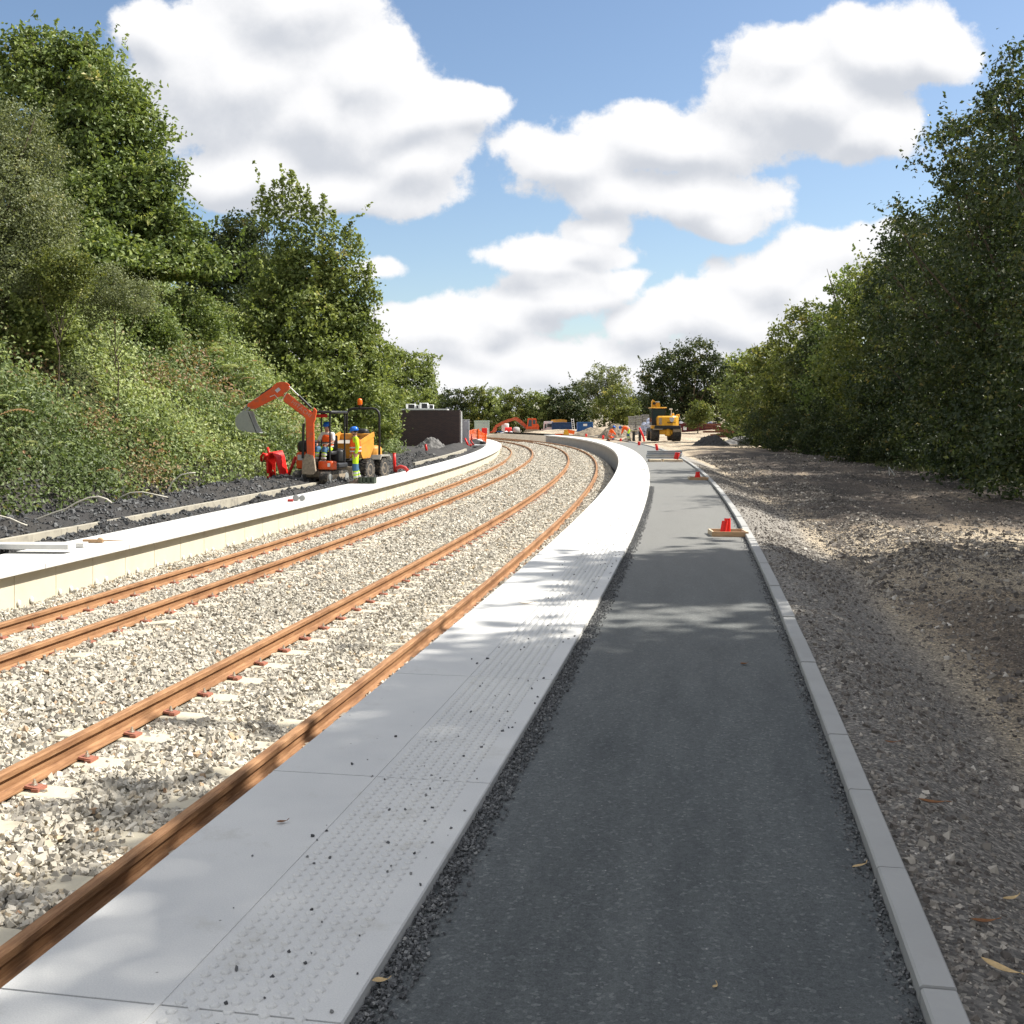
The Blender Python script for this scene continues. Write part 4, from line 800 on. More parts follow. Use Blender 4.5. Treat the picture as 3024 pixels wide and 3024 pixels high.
def person(loc, rz, label, J, top='vest', vestmat='hiviz_orange', sleeve='hiviz_yellow', trous='hiviz_yellow', lean=(0, 0), group=None):
    """J: joints, person faces -X"""
    r = empty('person', loc, rz, label, 'person', group); V_ = Vector
    nd = {'pelvis': (J['pelvis'], .12), 'waist': (J['waist'], .11), 'chest': (J['chest'], .13), 'neck': (J['neck'], .055), 'head': (J['head'], (.078, .095)), 'crown_': (V_(J['head']) + (V_(J['head']) - V_(J['neck'])).normalized() * .09, (.07, .085))}
    fw = V_(J.get('face', (-1, 0, 0))).normalized()
    nd['nose'] = (V_(J['head']) + fw * .115, .014); nd['jaw'] = (V_(J['head']) + fw * .045 - (V_(J['head']) - V_(J['neck'])).normalized() * .07, .045)
    ed = [('pelvis', 'waist'), ('waist', 'chest'), ('chest', 'neck'), ('neck', 'head'), ('head', 'crown_'), ('head', 'nose'), ('neck', 'jaw')]
    for s_ in 'LR':
        for k, rr in (('sho', .062), ('elb', .046), ('wri', .03)): nd[k + s_] = (J[k + s_], rr)
        w = V_(J['wri' + s_]); d = (w - V_(J['elb' + s_])).normalized(); sd2 = d.cross(fw).normalized() if abs(d.dot(fw)) < .95 else V_((0, 1, 0)); pm = w + d * .06; nd['palm' + s_] = (pm, (.036, .02))
        ed += [('chest', 'sho' + s_), ('sho' + s_, 'elb' + s_), ('elb' + s_, 'wri' + s_), ('wri' + s_, 'palm' + s_)]
        for q, (of_, ln) in enumerate(((-.03, .07), (-.01, .085), (.01, .08), (.028, .06))):
            nd['f%d%s' % (q, s_)] = (pm + sd2 * of_ + d * ln * .6, .009); nd['g%d%s' % (q, s_)] = (pm + sd2 * of_ + d * ln + fw * .02, .008); ed += [('palm' + s_, 'f%d%s' % (q, s_)), ('f%d%s' % (q, s_), 'g%d%s' % (q, s_))]
        nd['t' + s_] = (w + d * .05 + fw * .05, .011); ed.append(('wri' + s_, 't' + s_))
        for k, rr in (('hip', .092), ('kne', .062), ('ank', .042)): nd[k + s_] = (J[k + s_], rr)
        nd['toe' + s_] = (V_(J['ank' + s_]) + fw * .14 + V_((0, 0, -.05)), .035); ed += [('pelvis', 'hip' + s_), ('hip' + s_, 'kne' + s_), ('kne' + s_, 'ank' + s_), ('ank' + s_, 'toe' + s_)]
    skin('body', nd, ed, M['skin'], r)
    tn = {'pelvis': (J['pelvis'], .145), 'w': (V_(J['pelvis']).lerp(V_(J['waist']), .4), .13)}; te = [('pelvis', 'w')]
    for s_ in 'LR':
        a = V_(J['kne' + s_]); b = V_(J['ank' + s_]); tn['hip' + s_] = (J['hip' + s_], .108); tn['kne' + s_] = (a, .08); tn['mid' + s_] = (a.lerp(b, .5), .078); tn['ank' + s_] = (a.lerp(b, .93), .07); te += [('pelvis', 'hip' + s_), ('hip' + s_, 'kne' + s_), ('kne' + s_, 'mid' + s_), ('mid' + s_, 'ank' + s_)]
    skin('trousers', tn, te, M[trous], r)
    for s_ in 'LR':                      # reflective and blue panels round the legs
        a = V_(J['kne' + s_]); b = V_(J['ank' + s_]); d = (b - a).normalized()
        m_ = MB(); m_.tube([a + d * .14, a + d * .2], .088, 10); m_.tube([a + d * .25, a + d * .31], .087, 10); m_.build('reflective_band', M['reflect'], r, True)
        h = V_(J['hip' + s_]); d2 = (a - h).normalized(); MB().tube([a - d2 * .12, a, a + d * .10], [.093, .09, .088], 10).build('knee_panel', M['blue_cloth'], r, True)
        bt = MB(); an = b; bt.tube([an + V_((0, 0, .10)), an, an + V_((0, 0, -.06))], [.062, .06, .065], 8); bt.rbox(an + fw * .06 + V_((0, 0, -.05)), (.29 if abs(fw.x) > .5 else .11, .11 if abs(fw.x) > .5 else .29, .085), .03); bt.build('boot', M['boot'], r, True)
    sn = {'waist': (J['waist'], .13), 'chest': (J['chest'], .15), 'nk': (V_(J['chest']).lerp(V_(J['neck']), .7), .085)}; se = [('waist', 'chest'), ('chest', 'nk')]
    for s_ in 'LR':
        e = V_(J['elb' + s_]); w = V_(J['wri' + s_]); sn['sho' + s_] = (J['sho' + s_], .08); sn['elb' + s_] = (e, .066); se += [('chest', 'sho' + s_), ('sho' + s_, 'elb' + s_)]
        if sleeve != 'white_cloth': sn['wri' + s_] = (e.lerp(w, .92), .054); se.append(('elb' + s_, 'wri' + s_))
    skin('jacket', sn, se, M[sleeve], r)
    vn = {'hem': (V_(J['pelvis']) + V_((0, 0, -.06)), .19), 'waist': (J['waist'], .182), 'chest': (J['chest'], .205), 'nk': (V_(J['chest']).lerp(V_(J['neck']), .6), .15)}
    if top == 'coat':
        for s_ in 'LR': vn['sho' + s_] = (J['sho' + s_], .088); vn['elb' + s_] = (J['elb' + s_], .075)
    skin('vest', vn, [('hem', 'waist'), ('waist', 'chest'), ('chest', 'nk')] + ([('chest', 'shoL'), ('shoL', 'elbL'), ('chest', 'shoR'), ('shoR', 'elbR')] if top == 'coat' else []), M[vestmat], r)
    p = V_(J['pelvis']); w = V_(J['waist']); c = V_(J['chest']); up = (c - w).normalized(); b = MB()
    for q, rr in ((p.lerp(w, .25), .203), (w + up * .0, .2)): b.tube([q, q + up * .045], rr * .93, 14)
    b.build('reflective_band', M['reflect'], r, True)
    hd = V_(J['head']); hu = (hd - V_(J['neck'])).normalized(); m = MB(); sdv = fw.cross(hu).normalized(); f2 = hu.cross(sdv).normalized()
    prof = [(.128, .045), (.132, .06), (.122, .11), (.095, .155), (.05, .178), (.01, .183)]
    m.rings([[hd + (sdv * math.cos(2*PI*j/14) * .92 - fw * 0 + f2 * math.sin(2*PI*j/14) * 1.08) * a + hu * z for j in range(14)] for a, z in prof]); pk = hd + fw * .15 + hu * .05
    m.rings([[hd + hu * z + sdv * x + fw * y for x, y in ((-.09, .1), (-.05, .18), (.05, .18), (.09, .1))] for z in (.043, .055)]); m.build('helmet', M['helmet'], r, True)
    MB().blob(hd - fw * .035 + hu * .015, (.088, .088, .075), 10, 6).build('hair', M['hair'], r, True)
    e = MB()
    for k in (-1, 1): e.blob(hd + fw * .098 + sdv * .034 * k + hu * .012, .010, 6, 4)
    e.build('eyes', M['black'], r)
    return r
def standing(**k):
    J = dict(pelvis=(0,0,.95), waist=(0,0,1.1), chest=(-.01,0,1.31), neck=(-.02,0,1.49), head=(-.035,0,1.6), shoL=(0,-.19,1.41), shoR=(0,.19,1.41), elbL=(.05,-.25,1.14), elbR=(.02,.25,1.14), wriL=(-.02,-.25,.9), wriR=(-.1,.24,.93),
             hipL=(0,-.1,.9), hipR=(0,.1,.9), kneL=(-.03,-.11,.49), kneR=(.02,.11,.49), ankL=(0,-.12,.1), ankR=(.12,.12,.1), face=(-1, 0, -.35)); J.update(k); return J
YD = 34.6; pw = at(1050, 1428, 35.0)
person((pw.x, 35.0, ZL), R(12), 'worker in blue helmet, orange vest and yellow trousers standing beside the small digger', standing())

# ------------------------------------------------------------------ small orange digger
def rotz(mb, a):
    c, s = math.cos(a), math.sin(a); mb.v = [(x*c - y*s, x*s + y*c, z) for x, y, z in mb.v]; return mb
YAW = R(-18)
dp = at(948, 1430, YD + .6); dz = EYE - 194 * (YD) / F
dg = empty('mini_excavator', (dp.x, YD + .6, ZL - .01), YAW, 'small orange tracked digger with its grey bucket raised in front of the bramble bank', 'excavator')
D = lambda px, py: ((px - 948) / 95.5, (1430 - py) / 95.5)
def xtrack(xc):
    prof = []
    for i in range(9): a = PI/2 + PI*i/8; prof.append((-.55 + .2*math.cos(a), .2 + .2*math.sin(a)))
    for i in range(9): a = -PI/2 + PI*i/8; prof.append((.55 + .2*math.cos(a), .2 + .2*math.sin(a)))
    b = MB(); b.prismx(prof, xc - .14, xc + .14)
    for i in range(15):
        for z in (.405, -.005): b.box((xc, -.55 + i * 1.1 / 14, z), (.285, .035, .02))
    t = b.build('crawler_track', M['rubber'], dg)
    g = MB(); g.prismx([(-.5,.1),(-.5,.3),(.5,.3),(.5,.1)], xc + .135, xc + .152); g.build('track_frame', M['mud'], t)
    w = MB()
    for y in (-.55, -.2, .15, .55): w.lathe([(.13 if abs(y) > .5 else .07, xc + .14), (.12 if abs(y) > .5 else .06, xc + .165)], (0, 0, 0), 12, 'x'); w.v[-24:] = [(x, y_ + y, z + (.2 if abs(y) > .5 else .1)) for x, y_, z in w.v[-24:]]
    w.build('track_wheels', M['steel'], t)
for xc in (-.47, .47): xtrack(xc)
b = MB(); b.rbox((0, 0, .3), (.75, .8, .2), .05); b.lathe([(.3, .38), (.3, .48)], (0, 0, 0), 18); b.build('undercarriage', M['mud'], dg)
b = MB(); b.rbox((0, 1.0, .34), (1.25, .07, .3), .02); b.box((-.25, .75, .2), (.08, .5, .08)); b.box((.25, .75, .2), (.08, .5, .08)); b.build('dozer_blade', M['mud'], dg, True)
b = MB(); b.rbox((.0, .25, .56), (1.12, 1.1, .16), .05); b.build('floor_plate', M['black'], dg, True)
b = MB(); b.rbox((-.52, .15, .72), (.36, 1.05, .55), .07); b.build('side_cover', M['orange'], dg, True)
b = MB(); b.rbox((-.5, .15, 1.17), (.38, 1.0, .36), .1); b.build('hood', M['black'], dg, True)
b = MB(); b.box((-.52, -.385, .82), (.2, .006, .17)); b.build('rating_label', M['lightgrey'], dg)
b = MB(); b.rbox((.38, -.3, .58), (.5, .35, .27), .04); b.build('front_panel', M['orange'], dg, True)
MB().box((.52, -.479, .6), (.09, .006, .11)).build('rating_label', M['white'], dg)
b = MB(); b.rbox((.05, .62, .85), (.9, .4, .45), .1); b.build('engine_cover', M['black'], dg, True)
b = MB(); b.rbox((.12, .25, .95), (.45, .4, .12), .04); b.rbox((.12, .47, 1.25), (.44, .1, .5), .05); b.build('seat', M['black'], dg, True)
b = MB()
for x, y in ((.52, -.4), (.52, .6), (-.3, .6), (-.3, -.38)): MB().tube([(x, y, .65), (x, y, 2.2)], .028, 8).build('canopy_post', M['black'], dg, True)
b.tube([(.52, -.4, 1.3), (-.1, -.42, 1.3)], .018, 6); b.build('hand_rail', M['black'], dg, True)
b = MB(); b.rbox((.12, .1, 2.24), (.98, 1.15, .08), .03); b.build('canopy_roof', M['black'], dg, True)
b = MB(); b.box((.1, -.35, 2.12), (.6, .03, .1)); b.build('canopy_trim', M['redpaint'], dg)
for x in (-.1, .35):
    b = MB(); b.tube([(x, -.1, .66), (x, -.13, 1.2)], .012, 6); b.blob((x, -.13, 1.22), .03, 8, 5); b.build('control_lever', M['black'], dg)
def pl(pts): return [D(*p) for p in pts]
yb = -.78
def PP(name, pts, y0, y1, m, par=dg, smooth=False):
    b = MB(); b.prism(pl(pts), y0, y1); rotz(b, -YAW); return b.build(name, m, par, smooth)
sw = MB(); sw.prism(pl([(906,1398),(908,1352),(918,1338),(940,1345),(946,1390),(938,1400)]), yb - .1, yb + .15); rotz(sw, -YAW); sw.build('swing_bracket', M['mud'], dg)
rotz(MB().box((-.25, -.4, .55), (.3, .7, .2)), -YAW).build('swing_base', M['black'], dg)
bm_ = PP('boom', [(921,1352),(919,1290),(917,1240),(915,1231),(852,1183),(850,1168),(862,1162),(936,1220),(941,1204),(948,1212),(944,1238),(940,1248),(941,1352)], yb - .07, yb + .07, M['orange'])
tr_ = MB()
for a_, b_ in (((862,1163),(936,1221)), ((852,1183),(915,1231))):
    (x0, z0), (x1, z1) = D(*a_), D(*b_); tr_.tube([(x0, yb, z0), (x1, yb, z1)], .028, 6)
rotz(tr_, -YAW).build('boom_flange', M['orange'], bm_)
PP('arm', [(853,1160),(867,1150),(868,1136),(858,1129),(845,1127),(832,1130),(824,1136),(814,1147),(756,1186),(746,1192),(745,1200),(757,1208),(770,1206),(836,1172),(846,1170)], yb - .055, yb + .055, M['orange'])
def rod(name, a_, b_, r_, m, y=0, par=dg):
    (x0, z0), (x1, z1) = D(*a_), D(*b_); return rotz(MB().tube([(x0, yb + y, z0), (x1, yb + y, z1)], r_, 10), -YAW).build(name, m, par, True)
rod('cylinder', (932,1205), (895,1168), .038, M['black']); rod('cylinder_rod', (896,1169), (866,1140), .018, M['chrome'])
rod('cylinder', (818,1143), (782,1168), .036, M['black']); rod('cylinder_rod', (784,1167), (744,1194), .017, M['chrome'])
rod('cylinder', (909,1352), (911,1250), .042, M['black'], -.1); rod('cylinder_rod', (911,1260), (916,1236), .02, M['chrome'], -.1)
rod('bucket_link', (744,1194), (728,1216), .025, M['steel'], .06); rod('bucket_link', (752,1203), (735,1220), .03, M['steel'], -.06)
PP('arm_label', [(826,1152),(837,1144),(843,1151),(833,1160)], yb - .06, yb - .056, M['lightgrey'])
hs = MB(); hs.tube([(x, yb - .08, z) for x, z in pl([(860,1160),(852,1176),(842,1182),(834,1176),(826,1166),(812,1172)])], .014, 6); rotz(hs, -YAW).build('hose', M['cable'], dg)
cv = pl([(729,1218),(719,1226),(714,1240),(715,1256),(724,1268),(740,1274),(762,1276),(786,1278)]); b = MB(); w_ = .24
n_ = len(cv); vs = []
for (x, z) in cv: vs += [(x, yb - w_, z), (x, yb + w_, z)]
inn = [((x - .3*0) + (D(748,1246)[0] - x) * .05, z + (D(748,1246)[1] - z) * .05) for x, z in cv]
for (x, z) in inn: vs += [(x, yb - w_, z), (x, yb + w_, z)]
fs = [(2*i, 2*i+1, 2*i+3, 2*i+2) for i in range(n_-1)] + [(2*n_+2*i, 2*n_+2*i+2, 2*n_+2*i+3, 2*n_+2*i+1) for i in range(n_-1)] + [(2*n_-2, 2*n_-1, 4*n_-1, 4*n_-2), (0, 2*n_, 2*n_+1, 1)]
b.add(vs, fs); side = cv + pl([(768,1250),(756,1214),(740,1212)])
b.prism(side, yb - w_ - .012, yb - w_ + .003); b.prism(side, yb + w_ - .003, yb + w_ + .012); rotz(b, -YAW).build('bucket', M['steel'], dg)
rb = MB(); (x0, z0), (x1, z1) = D(752,1216), D(776,1276); rb.tube([(x0, yb - w_ - .015, z0), (x1, yb - w_ - .015, z1)], .012, 5); rotz(rb, -YAW).build('bucket_rib', M['black'], dg)
txt = bpy.data.curves.new('boom_lettering', 'FONT'); txt.body = 'HITACHI'; txt.size = .17; txt.extrude = .001; txt.space_character = 1.15
to = bpy.data.objects.new('boom_lettering', txt); COL.objects.link(to); dgph = bpy.context.evaluated_depsgraph_get(); tm = bpy.data.meshes.new_from_object(to.evaluated_get(dgph)); bpy.data.objects.remove(to)
tm.materials.clear(); tm.materials.append(M['lettering']); x0, z0 = D(873, 1189); tm.transform(Matrix.Rotation(-YAW, 4, 'Z') @ Matrix.Translation((x0, yb - .073, z0)) @ Matrix.Rotation(R(38), 4, 'Y') @ Matrix.Rotation(R(90), 4, 'X'))
to = bpy.data.objects.new('boom_lettering', tm); COL.objects.link(to); to.parent = dg
# seated operator
sp = dg.matrix_world if False else Matrix.Translation(dg.location) @ Matrix.Rotation(YAW, 4, 'Z')
opl = sp @ Vector((.12, .22, 0))
Jo = dict(pelvis=(.0,0,1.1), waist=(.02,0,1.24), chest=(.0,0,1.46), neck=(-.03,0,1.64), head=(-.05,0,1.76), shoL=(0,-.2,1.55), shoR=(0,.2,1.55), elbL=(-.12,-.27,1.3), elbR=(-.12,.27,1.3), wriL=(-.3,-.2,1.22), wriR=(-.3,.2,1.22),
          hipL=(-.02,-.11,1.07), hipR=(-.02,.11,1.07), kneL=(-.42,-.14,1.08), kneR=(-.42,.14,1.08), ankL=(-.46,-.13,.76), ankR=(-.46,.13,.76), face=(-1, 0, -.15))
person((opl.x, opl.y, ZL - .01), R(90) + YAW + R(-4), 'driver in blue helmet, orange vest and white shirt seated in the small digger', Jo, sleeve='white_cloth')

# ------------------------------------------------------------------ dumper
YU = 39.2; up_ = at(1056, 1410, YU)
du_ = empty('dumper', (up_.x, YU, zat(up_.x, YU) + .0), R(-17), 'yellow site dumper with black roll bar and orange beacon, parked behind the worker', 'dumper')
def wheel(parent, c, r_, w, rim, side=1):
    t = MB(); t.lathe([(r_*.55, -w/2), (r_*.93, -w/2), (r_, -w/2*.75), (r_, w/2*.75), (r_*.93, w/2), (r_*.55, w/2)], (0, 0, 0), 24, 'x')
    for i in range(22):
        a = 2*PI*i/22
        for sx_ in (-1, 1): t.box((sx_ * w * .24, math.cos(a + .14*(sx_ > 0)) * r_ * 1.02, math.sin(a + .14*(sx_ > 0)) * r_ * 1.02), (w * .46, r_ * .1, r_ * .12), Matrix.Rotation(a + .14*(sx_ > 0), 3, 'X'))
    o = t.build('wheel', M['rubber'], parent); o.location = c
    q = MB(); q.lathe([(r_*.5, -w*.3), (r_*.56, w*.5), (r_*.5, w*.51), (r_*.42, w*.3), (r_*.2, w*.28), (r_*.16, w*.4), (.02, w*.4)], (0, 0, 0), 20, 'x')
    if side < 0: q.v = [(-x, y, z) for x, y, z in q.v]
    q.build('rim', rim, o); return o
for x in (-.62, .62):
    for y in (-.62, .62): wheel(du_, (x, y, .38), .38, .3, M['mud'], 1 if x > 0 else -1)
b = MB(); b.rbox((0, 0, .5), (.7, 2.0, .35), .05); b.build('chassis', M['black'], du_, True)
hp = MB(); xo = .64
ext = [(-1.35, 1.30), (-.95, .78), (-.35, .78), (-.05, 1.15), (-.05, 1.62)]; ix = [(-1.28, 1.30), (-.93, .84), (-.37, .84), (-.11, 1.17), (-.11, 1.6)]
hp.prismx(ext, xo - .04, xo); hp.prismx(ext, -xo, -xo + .04)
for i in range(4):
    (a0, a1), (c0, c1) = ext[i], ext[i + 1]; (d0, d1), (e0, e1) = ix[i], ix[i + 1]; hp.prismx([(a0, a1), (c0, c1), (e0, e1), (d0, d1)], -xo + .04, xo - .04)
hp.box((xo + .0, -.68, 1.44), (.05, 1.3, .16), Matrix.Rotation(R(14), 3, 'X')); hp.box((-xo, -.68, 1.44), (.05, 1.3, .16), Matrix.Rotation(R(14), 3, 'X'))
hp.build('hopper', M['yellow_orange'], du_)
MB().prismx([(-1.2, 1.2), (-.93, .86), (-.37, .86), (-.14, 1.15), (-.14, 1.4)], -.59, .59).build('load_of_soil', M['skip_inside'], du_)
b = MB(); b.rbox((.2, .72, .98), (.62, .7, .4), .12); b.build('engine_hood', M['yellow_orange'], du_, True)
b = MB(); b.rbox((0, .35, 1.25), (.45, .4, .12), .05); b.rbox((0, .55, 1.45), (.44, .1, .42), .05); b.build('seat', M['black'], du_, True)
b = MB(); b.tube([(0, .05, 1.2), (0, 0, 1.5)], .02, 6); b.lathe([(.17, -.012), (.19, 0), (.17, .012), (.155, 0)], (0, -.02, 1.52), 16); b.build('steering_wheel', M['black'], du_, True)
b = MB(); b.rbox((.15, .1, 1.68), (.4, .3, .22), .08); b.build('tool_bag', M['black'], du_, True)
for x in (-.62, .62):
    b = MB(); b.prismx([(.12, .72), (.22, .86), (.98, .86), (1.12, .7), (1.12, .66), (.96, .81), (.25, .81), (.16, .7)], x - .19, x + .19); b.build('mudguard', M['skip_inside'], du_)
b = MB(); pts = [(-.63, .45, .85), (-.63, .45, 2.25)] + [(-.63 + .25 * (1 - math.cos(a)), .45, 2.25 + .25 * math.sin(a)) for a in (R(30), R(60), R(90))] + [(.63 - .25 * (1 - math.cos(a)), .45, 2.25 + .25 * math.sin(a)) for a in (R(90), R(60), R(30))] + [(.63, .45, 2.25), (.63, .45, .85)]
b.tube(pts, .042, 10); b.build('roll_bar', M['black'], du_, 'full')
b = MB(); b.lathe([(.05, 2.5), (.05, 2.62)], (-.12, .45, 0), 10); bo = b.build('beacon_base', M['black'], du_, True); MB().lathe([(.075, 2.62), (.085, 2.66), (.085, 2.78), (.06, 2.84), (.01, 2.86)], (-.12, .45, 0), 14).build('beacon_lens', M['beacon'], bo, 'full')

# ------------------------------------------------------------------ ducts, cables and bits behind the far platform
def ppath(pts, Yd): return [at(x, y, Yd + (d[0] if d else 0)) for x, y, *d in pts]
def tubeobj(name, paths, r_, m, label, cat, group=None, n=8):
    b = MB(); c0 = Vector(paths[0][0]); rt = None
    for p in paths: b.tube(p, r_, n)
    zz = min(v[2] for v in b.v); o = b.build(name, m, None, 'full'); org = Vector((c0.x, c0.y, zz)); o.data.transform(Matrix.Translation(-org)); o.location = org
    return tag(o, label, cat, group)
co_ = []
for i in range(9):
    d = -.4 + .1 * i; xx = 8 * i
    co_.append(ppath([(792 + xx*.3, 1417 - i, d), (790 + xx*.3, 1385, d), (789 + xx * .35, 1355, d), (796 + xx * .38, 1339 - i*.6, d), (806 + xx*.4, 1337 - i*.5, d), (815 + xx*.35, 1350, d), (822 + xx*.32, 1375, d), (829 + xx*.3, 1400, d), (834 + xx*.2, 1419, d)], 35.5))
co_.append(ppath([(772, 1362, -.2), (771, 1348, -.3), (778, 1340, -.3), (786, 1343, -.3), (790, 1356, -.2), (786, 1366, -.2)], 35.4)); co_.append(ppath([(790, 1322, .1), (795, 1338, .05), (803, 1352, 0)], 35.5))
co_.append(ppath([(781, 1358, -.3), (783, 1346, -.35), (789, 1341, -.3)], 35.3)); co_.append(ppath([(793, 1400, -.5), (795, 1416, -.55)], 35.5))
tubeobj('duct_bundle', co_, .042, M['red'], 'bundle of looped bright red cable ducts leaning on the bramble bank', 'duct bundle')
tubeobj('duct', [ppath([(873, 1348), (862, 1378), (846, 1416)], 35.4)], .05, M['redpaint'], 'single dull red duct leaning between the red duct bundle and the digger', 'duct')
b = MB(); b.blob((0, 0, .05), (.2, .12, .06), 10, 6, .12); b.blob((.22, 0, .07), (.14, .1, .07), 8, 6, .12); o = b.build('white_sack', M['whitebag'], None, 'full'); p = at(822, 1420, 35.3); o.location = (p.x, 35.3, p.z - .02); tag(o, 'crumpled white sack at the foot of the red duct bundle', 'sack')
def stub(px, y0, y1, Yd, r_, lean, label, group='upright red duct ends', m='red'):
    a = at(px, y1, Yd); t = at(px + lean, y0, Yd); r = r_
    b = MB(); b.tube([(0, 0, 0), ((t.x - a.x) * .5, 0, (t.z - a.z) * .5), (t.x - a.x, 0, t.z - a.z)], r, 10); b.tube([(t.x - a.x, 0, t.z - a.z - .02), ((t.x - a.x) * 1.0, 0, t.z - a.z + .003)], r * 1.12, 10)
    o = b.build('duct_end', M[m], None, 'full'); o.location = (a.x, Yd, a.z); return tag(o, label, 'duct', group)
stub(1166, 1338, 1394, 42.2, .058, -2, 'tallest upright red duct, beside the far platform right of the dumper')
p = at(1187, 1392, 42); tubeobj('duct', [[(p.x - .25, 42, p.z - .02), (p.x - .2, 42, p.z + .12), (p.x - .05, 42, p.z + .18), (p.x + .12, 42, p.z + .13), (p.x + .22, 42, p.z - .0)]], .07, M['redpaint'], 'short red duct arch on the ground next to the tallest upright red duct', 'duct')
stub(1260, 1312, 1338, 68, .07, -3, 'upright red duct in front of the cone-shaped grey heap'); stub(1252, 1347, 1360, 58, .07, -4, 'short red duct stub by the edging strip, nearest the cone-shaped grey heap')
tubeobj('duct', [ppath([(1373, 1294), (1379, 1308), (1384, 1319)], 84)], .07, M['red'], 'thin red duct leaning in front of the pale cabinet', 'duct'); tubeobj('duct', [ppath([(1382, 1318), (1388, 1319), (1392, 1311)], 84)], .09, M['redpaint'], 'short curved red duct at the foot of the pale cabinet', 'duct')
tubeobj('duct', [ppath([(1390, 1301), (1399, 1315)], 86)], .06, M['redpaint'], 'red duct lying slanted by the orange mesh fence', 'duct')
stub(1393, 1283, 1302, 90, .06, 0, 'dark red duct stub standing against the orange mesh fence', m='redpaint')
# cable over the soil
cp = [(0, 1524), (30, 1531), (60, 1545), (80, 1551), (95, 1549), (0, 1557), (0, 1557)]
tubeobj('cable', [ppath([(-20, 1522), (0, 1524), (30, 1531), (60, 1545), (80, 1552)], 19.5), ppath([(-20, 1559), (0, 1556), (60, 1551), (95, 1548), (100, 1540), (110, 1533), (160, 1514), (195, 1503), (225, 1485), (260, 1470), (290, 1466), (315, 1474), (330, 1485)], 20.5), ppath([(340, 1484), (358, 1467), (385, 1455), (420, 1453), (450, 1459), (495, 1469)], 25.5), ppath([(495, 1462), (497, 1445), (510, 1422), (535, 1402), (560, 1397), (577, 1396)], 26.5)], .016, M['cable'], 'cream cable looping along the foot of the bramble bank', 'cable', n=6)
# boards and bits on the far platform
p = at(70, 1600, 16.9); b = MB(); b.box((0, 0, 0), (1.5, .26, .075), R(-4)); o = b.build('concrete_plank', M['concrete_white'], None); o.location = (p.x, 16.9, ZL + .1); tag(o, 'flat pale plank lying across the far platform end at the left edge', 'plank')
b = MB(); b.box((0, 0, 0), (1.3, .22, .06), R(2)); o = b.build('concrete_plank', M['concrete_white'], None); p = at(130, 1592, 17.6); o.location = (p.x, 17.6, ZL + .04); tag(o, 'second pale plank behind, reaching farther right towards the black soil', 'plank')
b = MB(); b.box((0, 0, .03), (.32, .06, .05)); b.blob((.12, -.01, .05), (.05, .04, .04), 8, 5); b.tube([(.1, 0, .03), (.5, .04, .04)], [.015, .005], 6); o = b.build('timber_offcut', M['wood'], None); p = at(275, 1592, 18.2); o.location = (p.x, 18.2, ZL + .002); tag(o, 'splintered brown offcut lying on the far platform slabs', 'offcut')
b = MB(); b.lathe([(.05, -.06), (.075, -.06), (.075, .06), (.05, .06)], (0.05, 0, .075), 14, 'y'); b.lathe([(.05, -.05), (.07, -.05), (.07, .05), (.05, .05)], (.2, .03, .07), 14, 'y'); o = b.build('wire_roll', M['steel'], None, True); p = at(868, 1462, 27.5); o.location = (p.x, 27.5, ZL); tag(o, 'two small steel wire rolls on the far platform edge', 'wire roll')
b = MB(); b.tube([(-.06, 0, .035), (.07, 0, .035)], .033, 10); o = b.build('red_can', M['redpaint'], None, True); p = at(857, 1467, 27.2); o.location = (p.x, 27.2, ZL); tag(o, 'little red can lying beside the wire rolls', 'can')
p = at(1086, 1424, 34.9); b = MB(); b.box((0, 0, .02), (.48, .3, .03))
for x in (-.22, -.08, .06, .2): b.box((x, -.14, .11), (.07 if x > -.2 else .09, .02, .16))
b.box((0, .14, .11), (.48, .02, .16)); b.box((-.23, 0, .11), (.02, .3, .16)); b.box((.23, 0, .11), (.02, .3, .16)); b.box((0, -.14, .185), (.48, .022, .02)); o = b.build('crate', M['skip_inside'], None); o.location = (p.x, 34.9, ZL); o.rotation_euler = (0, 0, R(-8)); o.data.materials[0] = mat('dark_green_crate_plastic', (.04, .055, .035), .6); tag(o, 'dark green slotted crate on the far platform edge by the dumper wheels', 'crate')

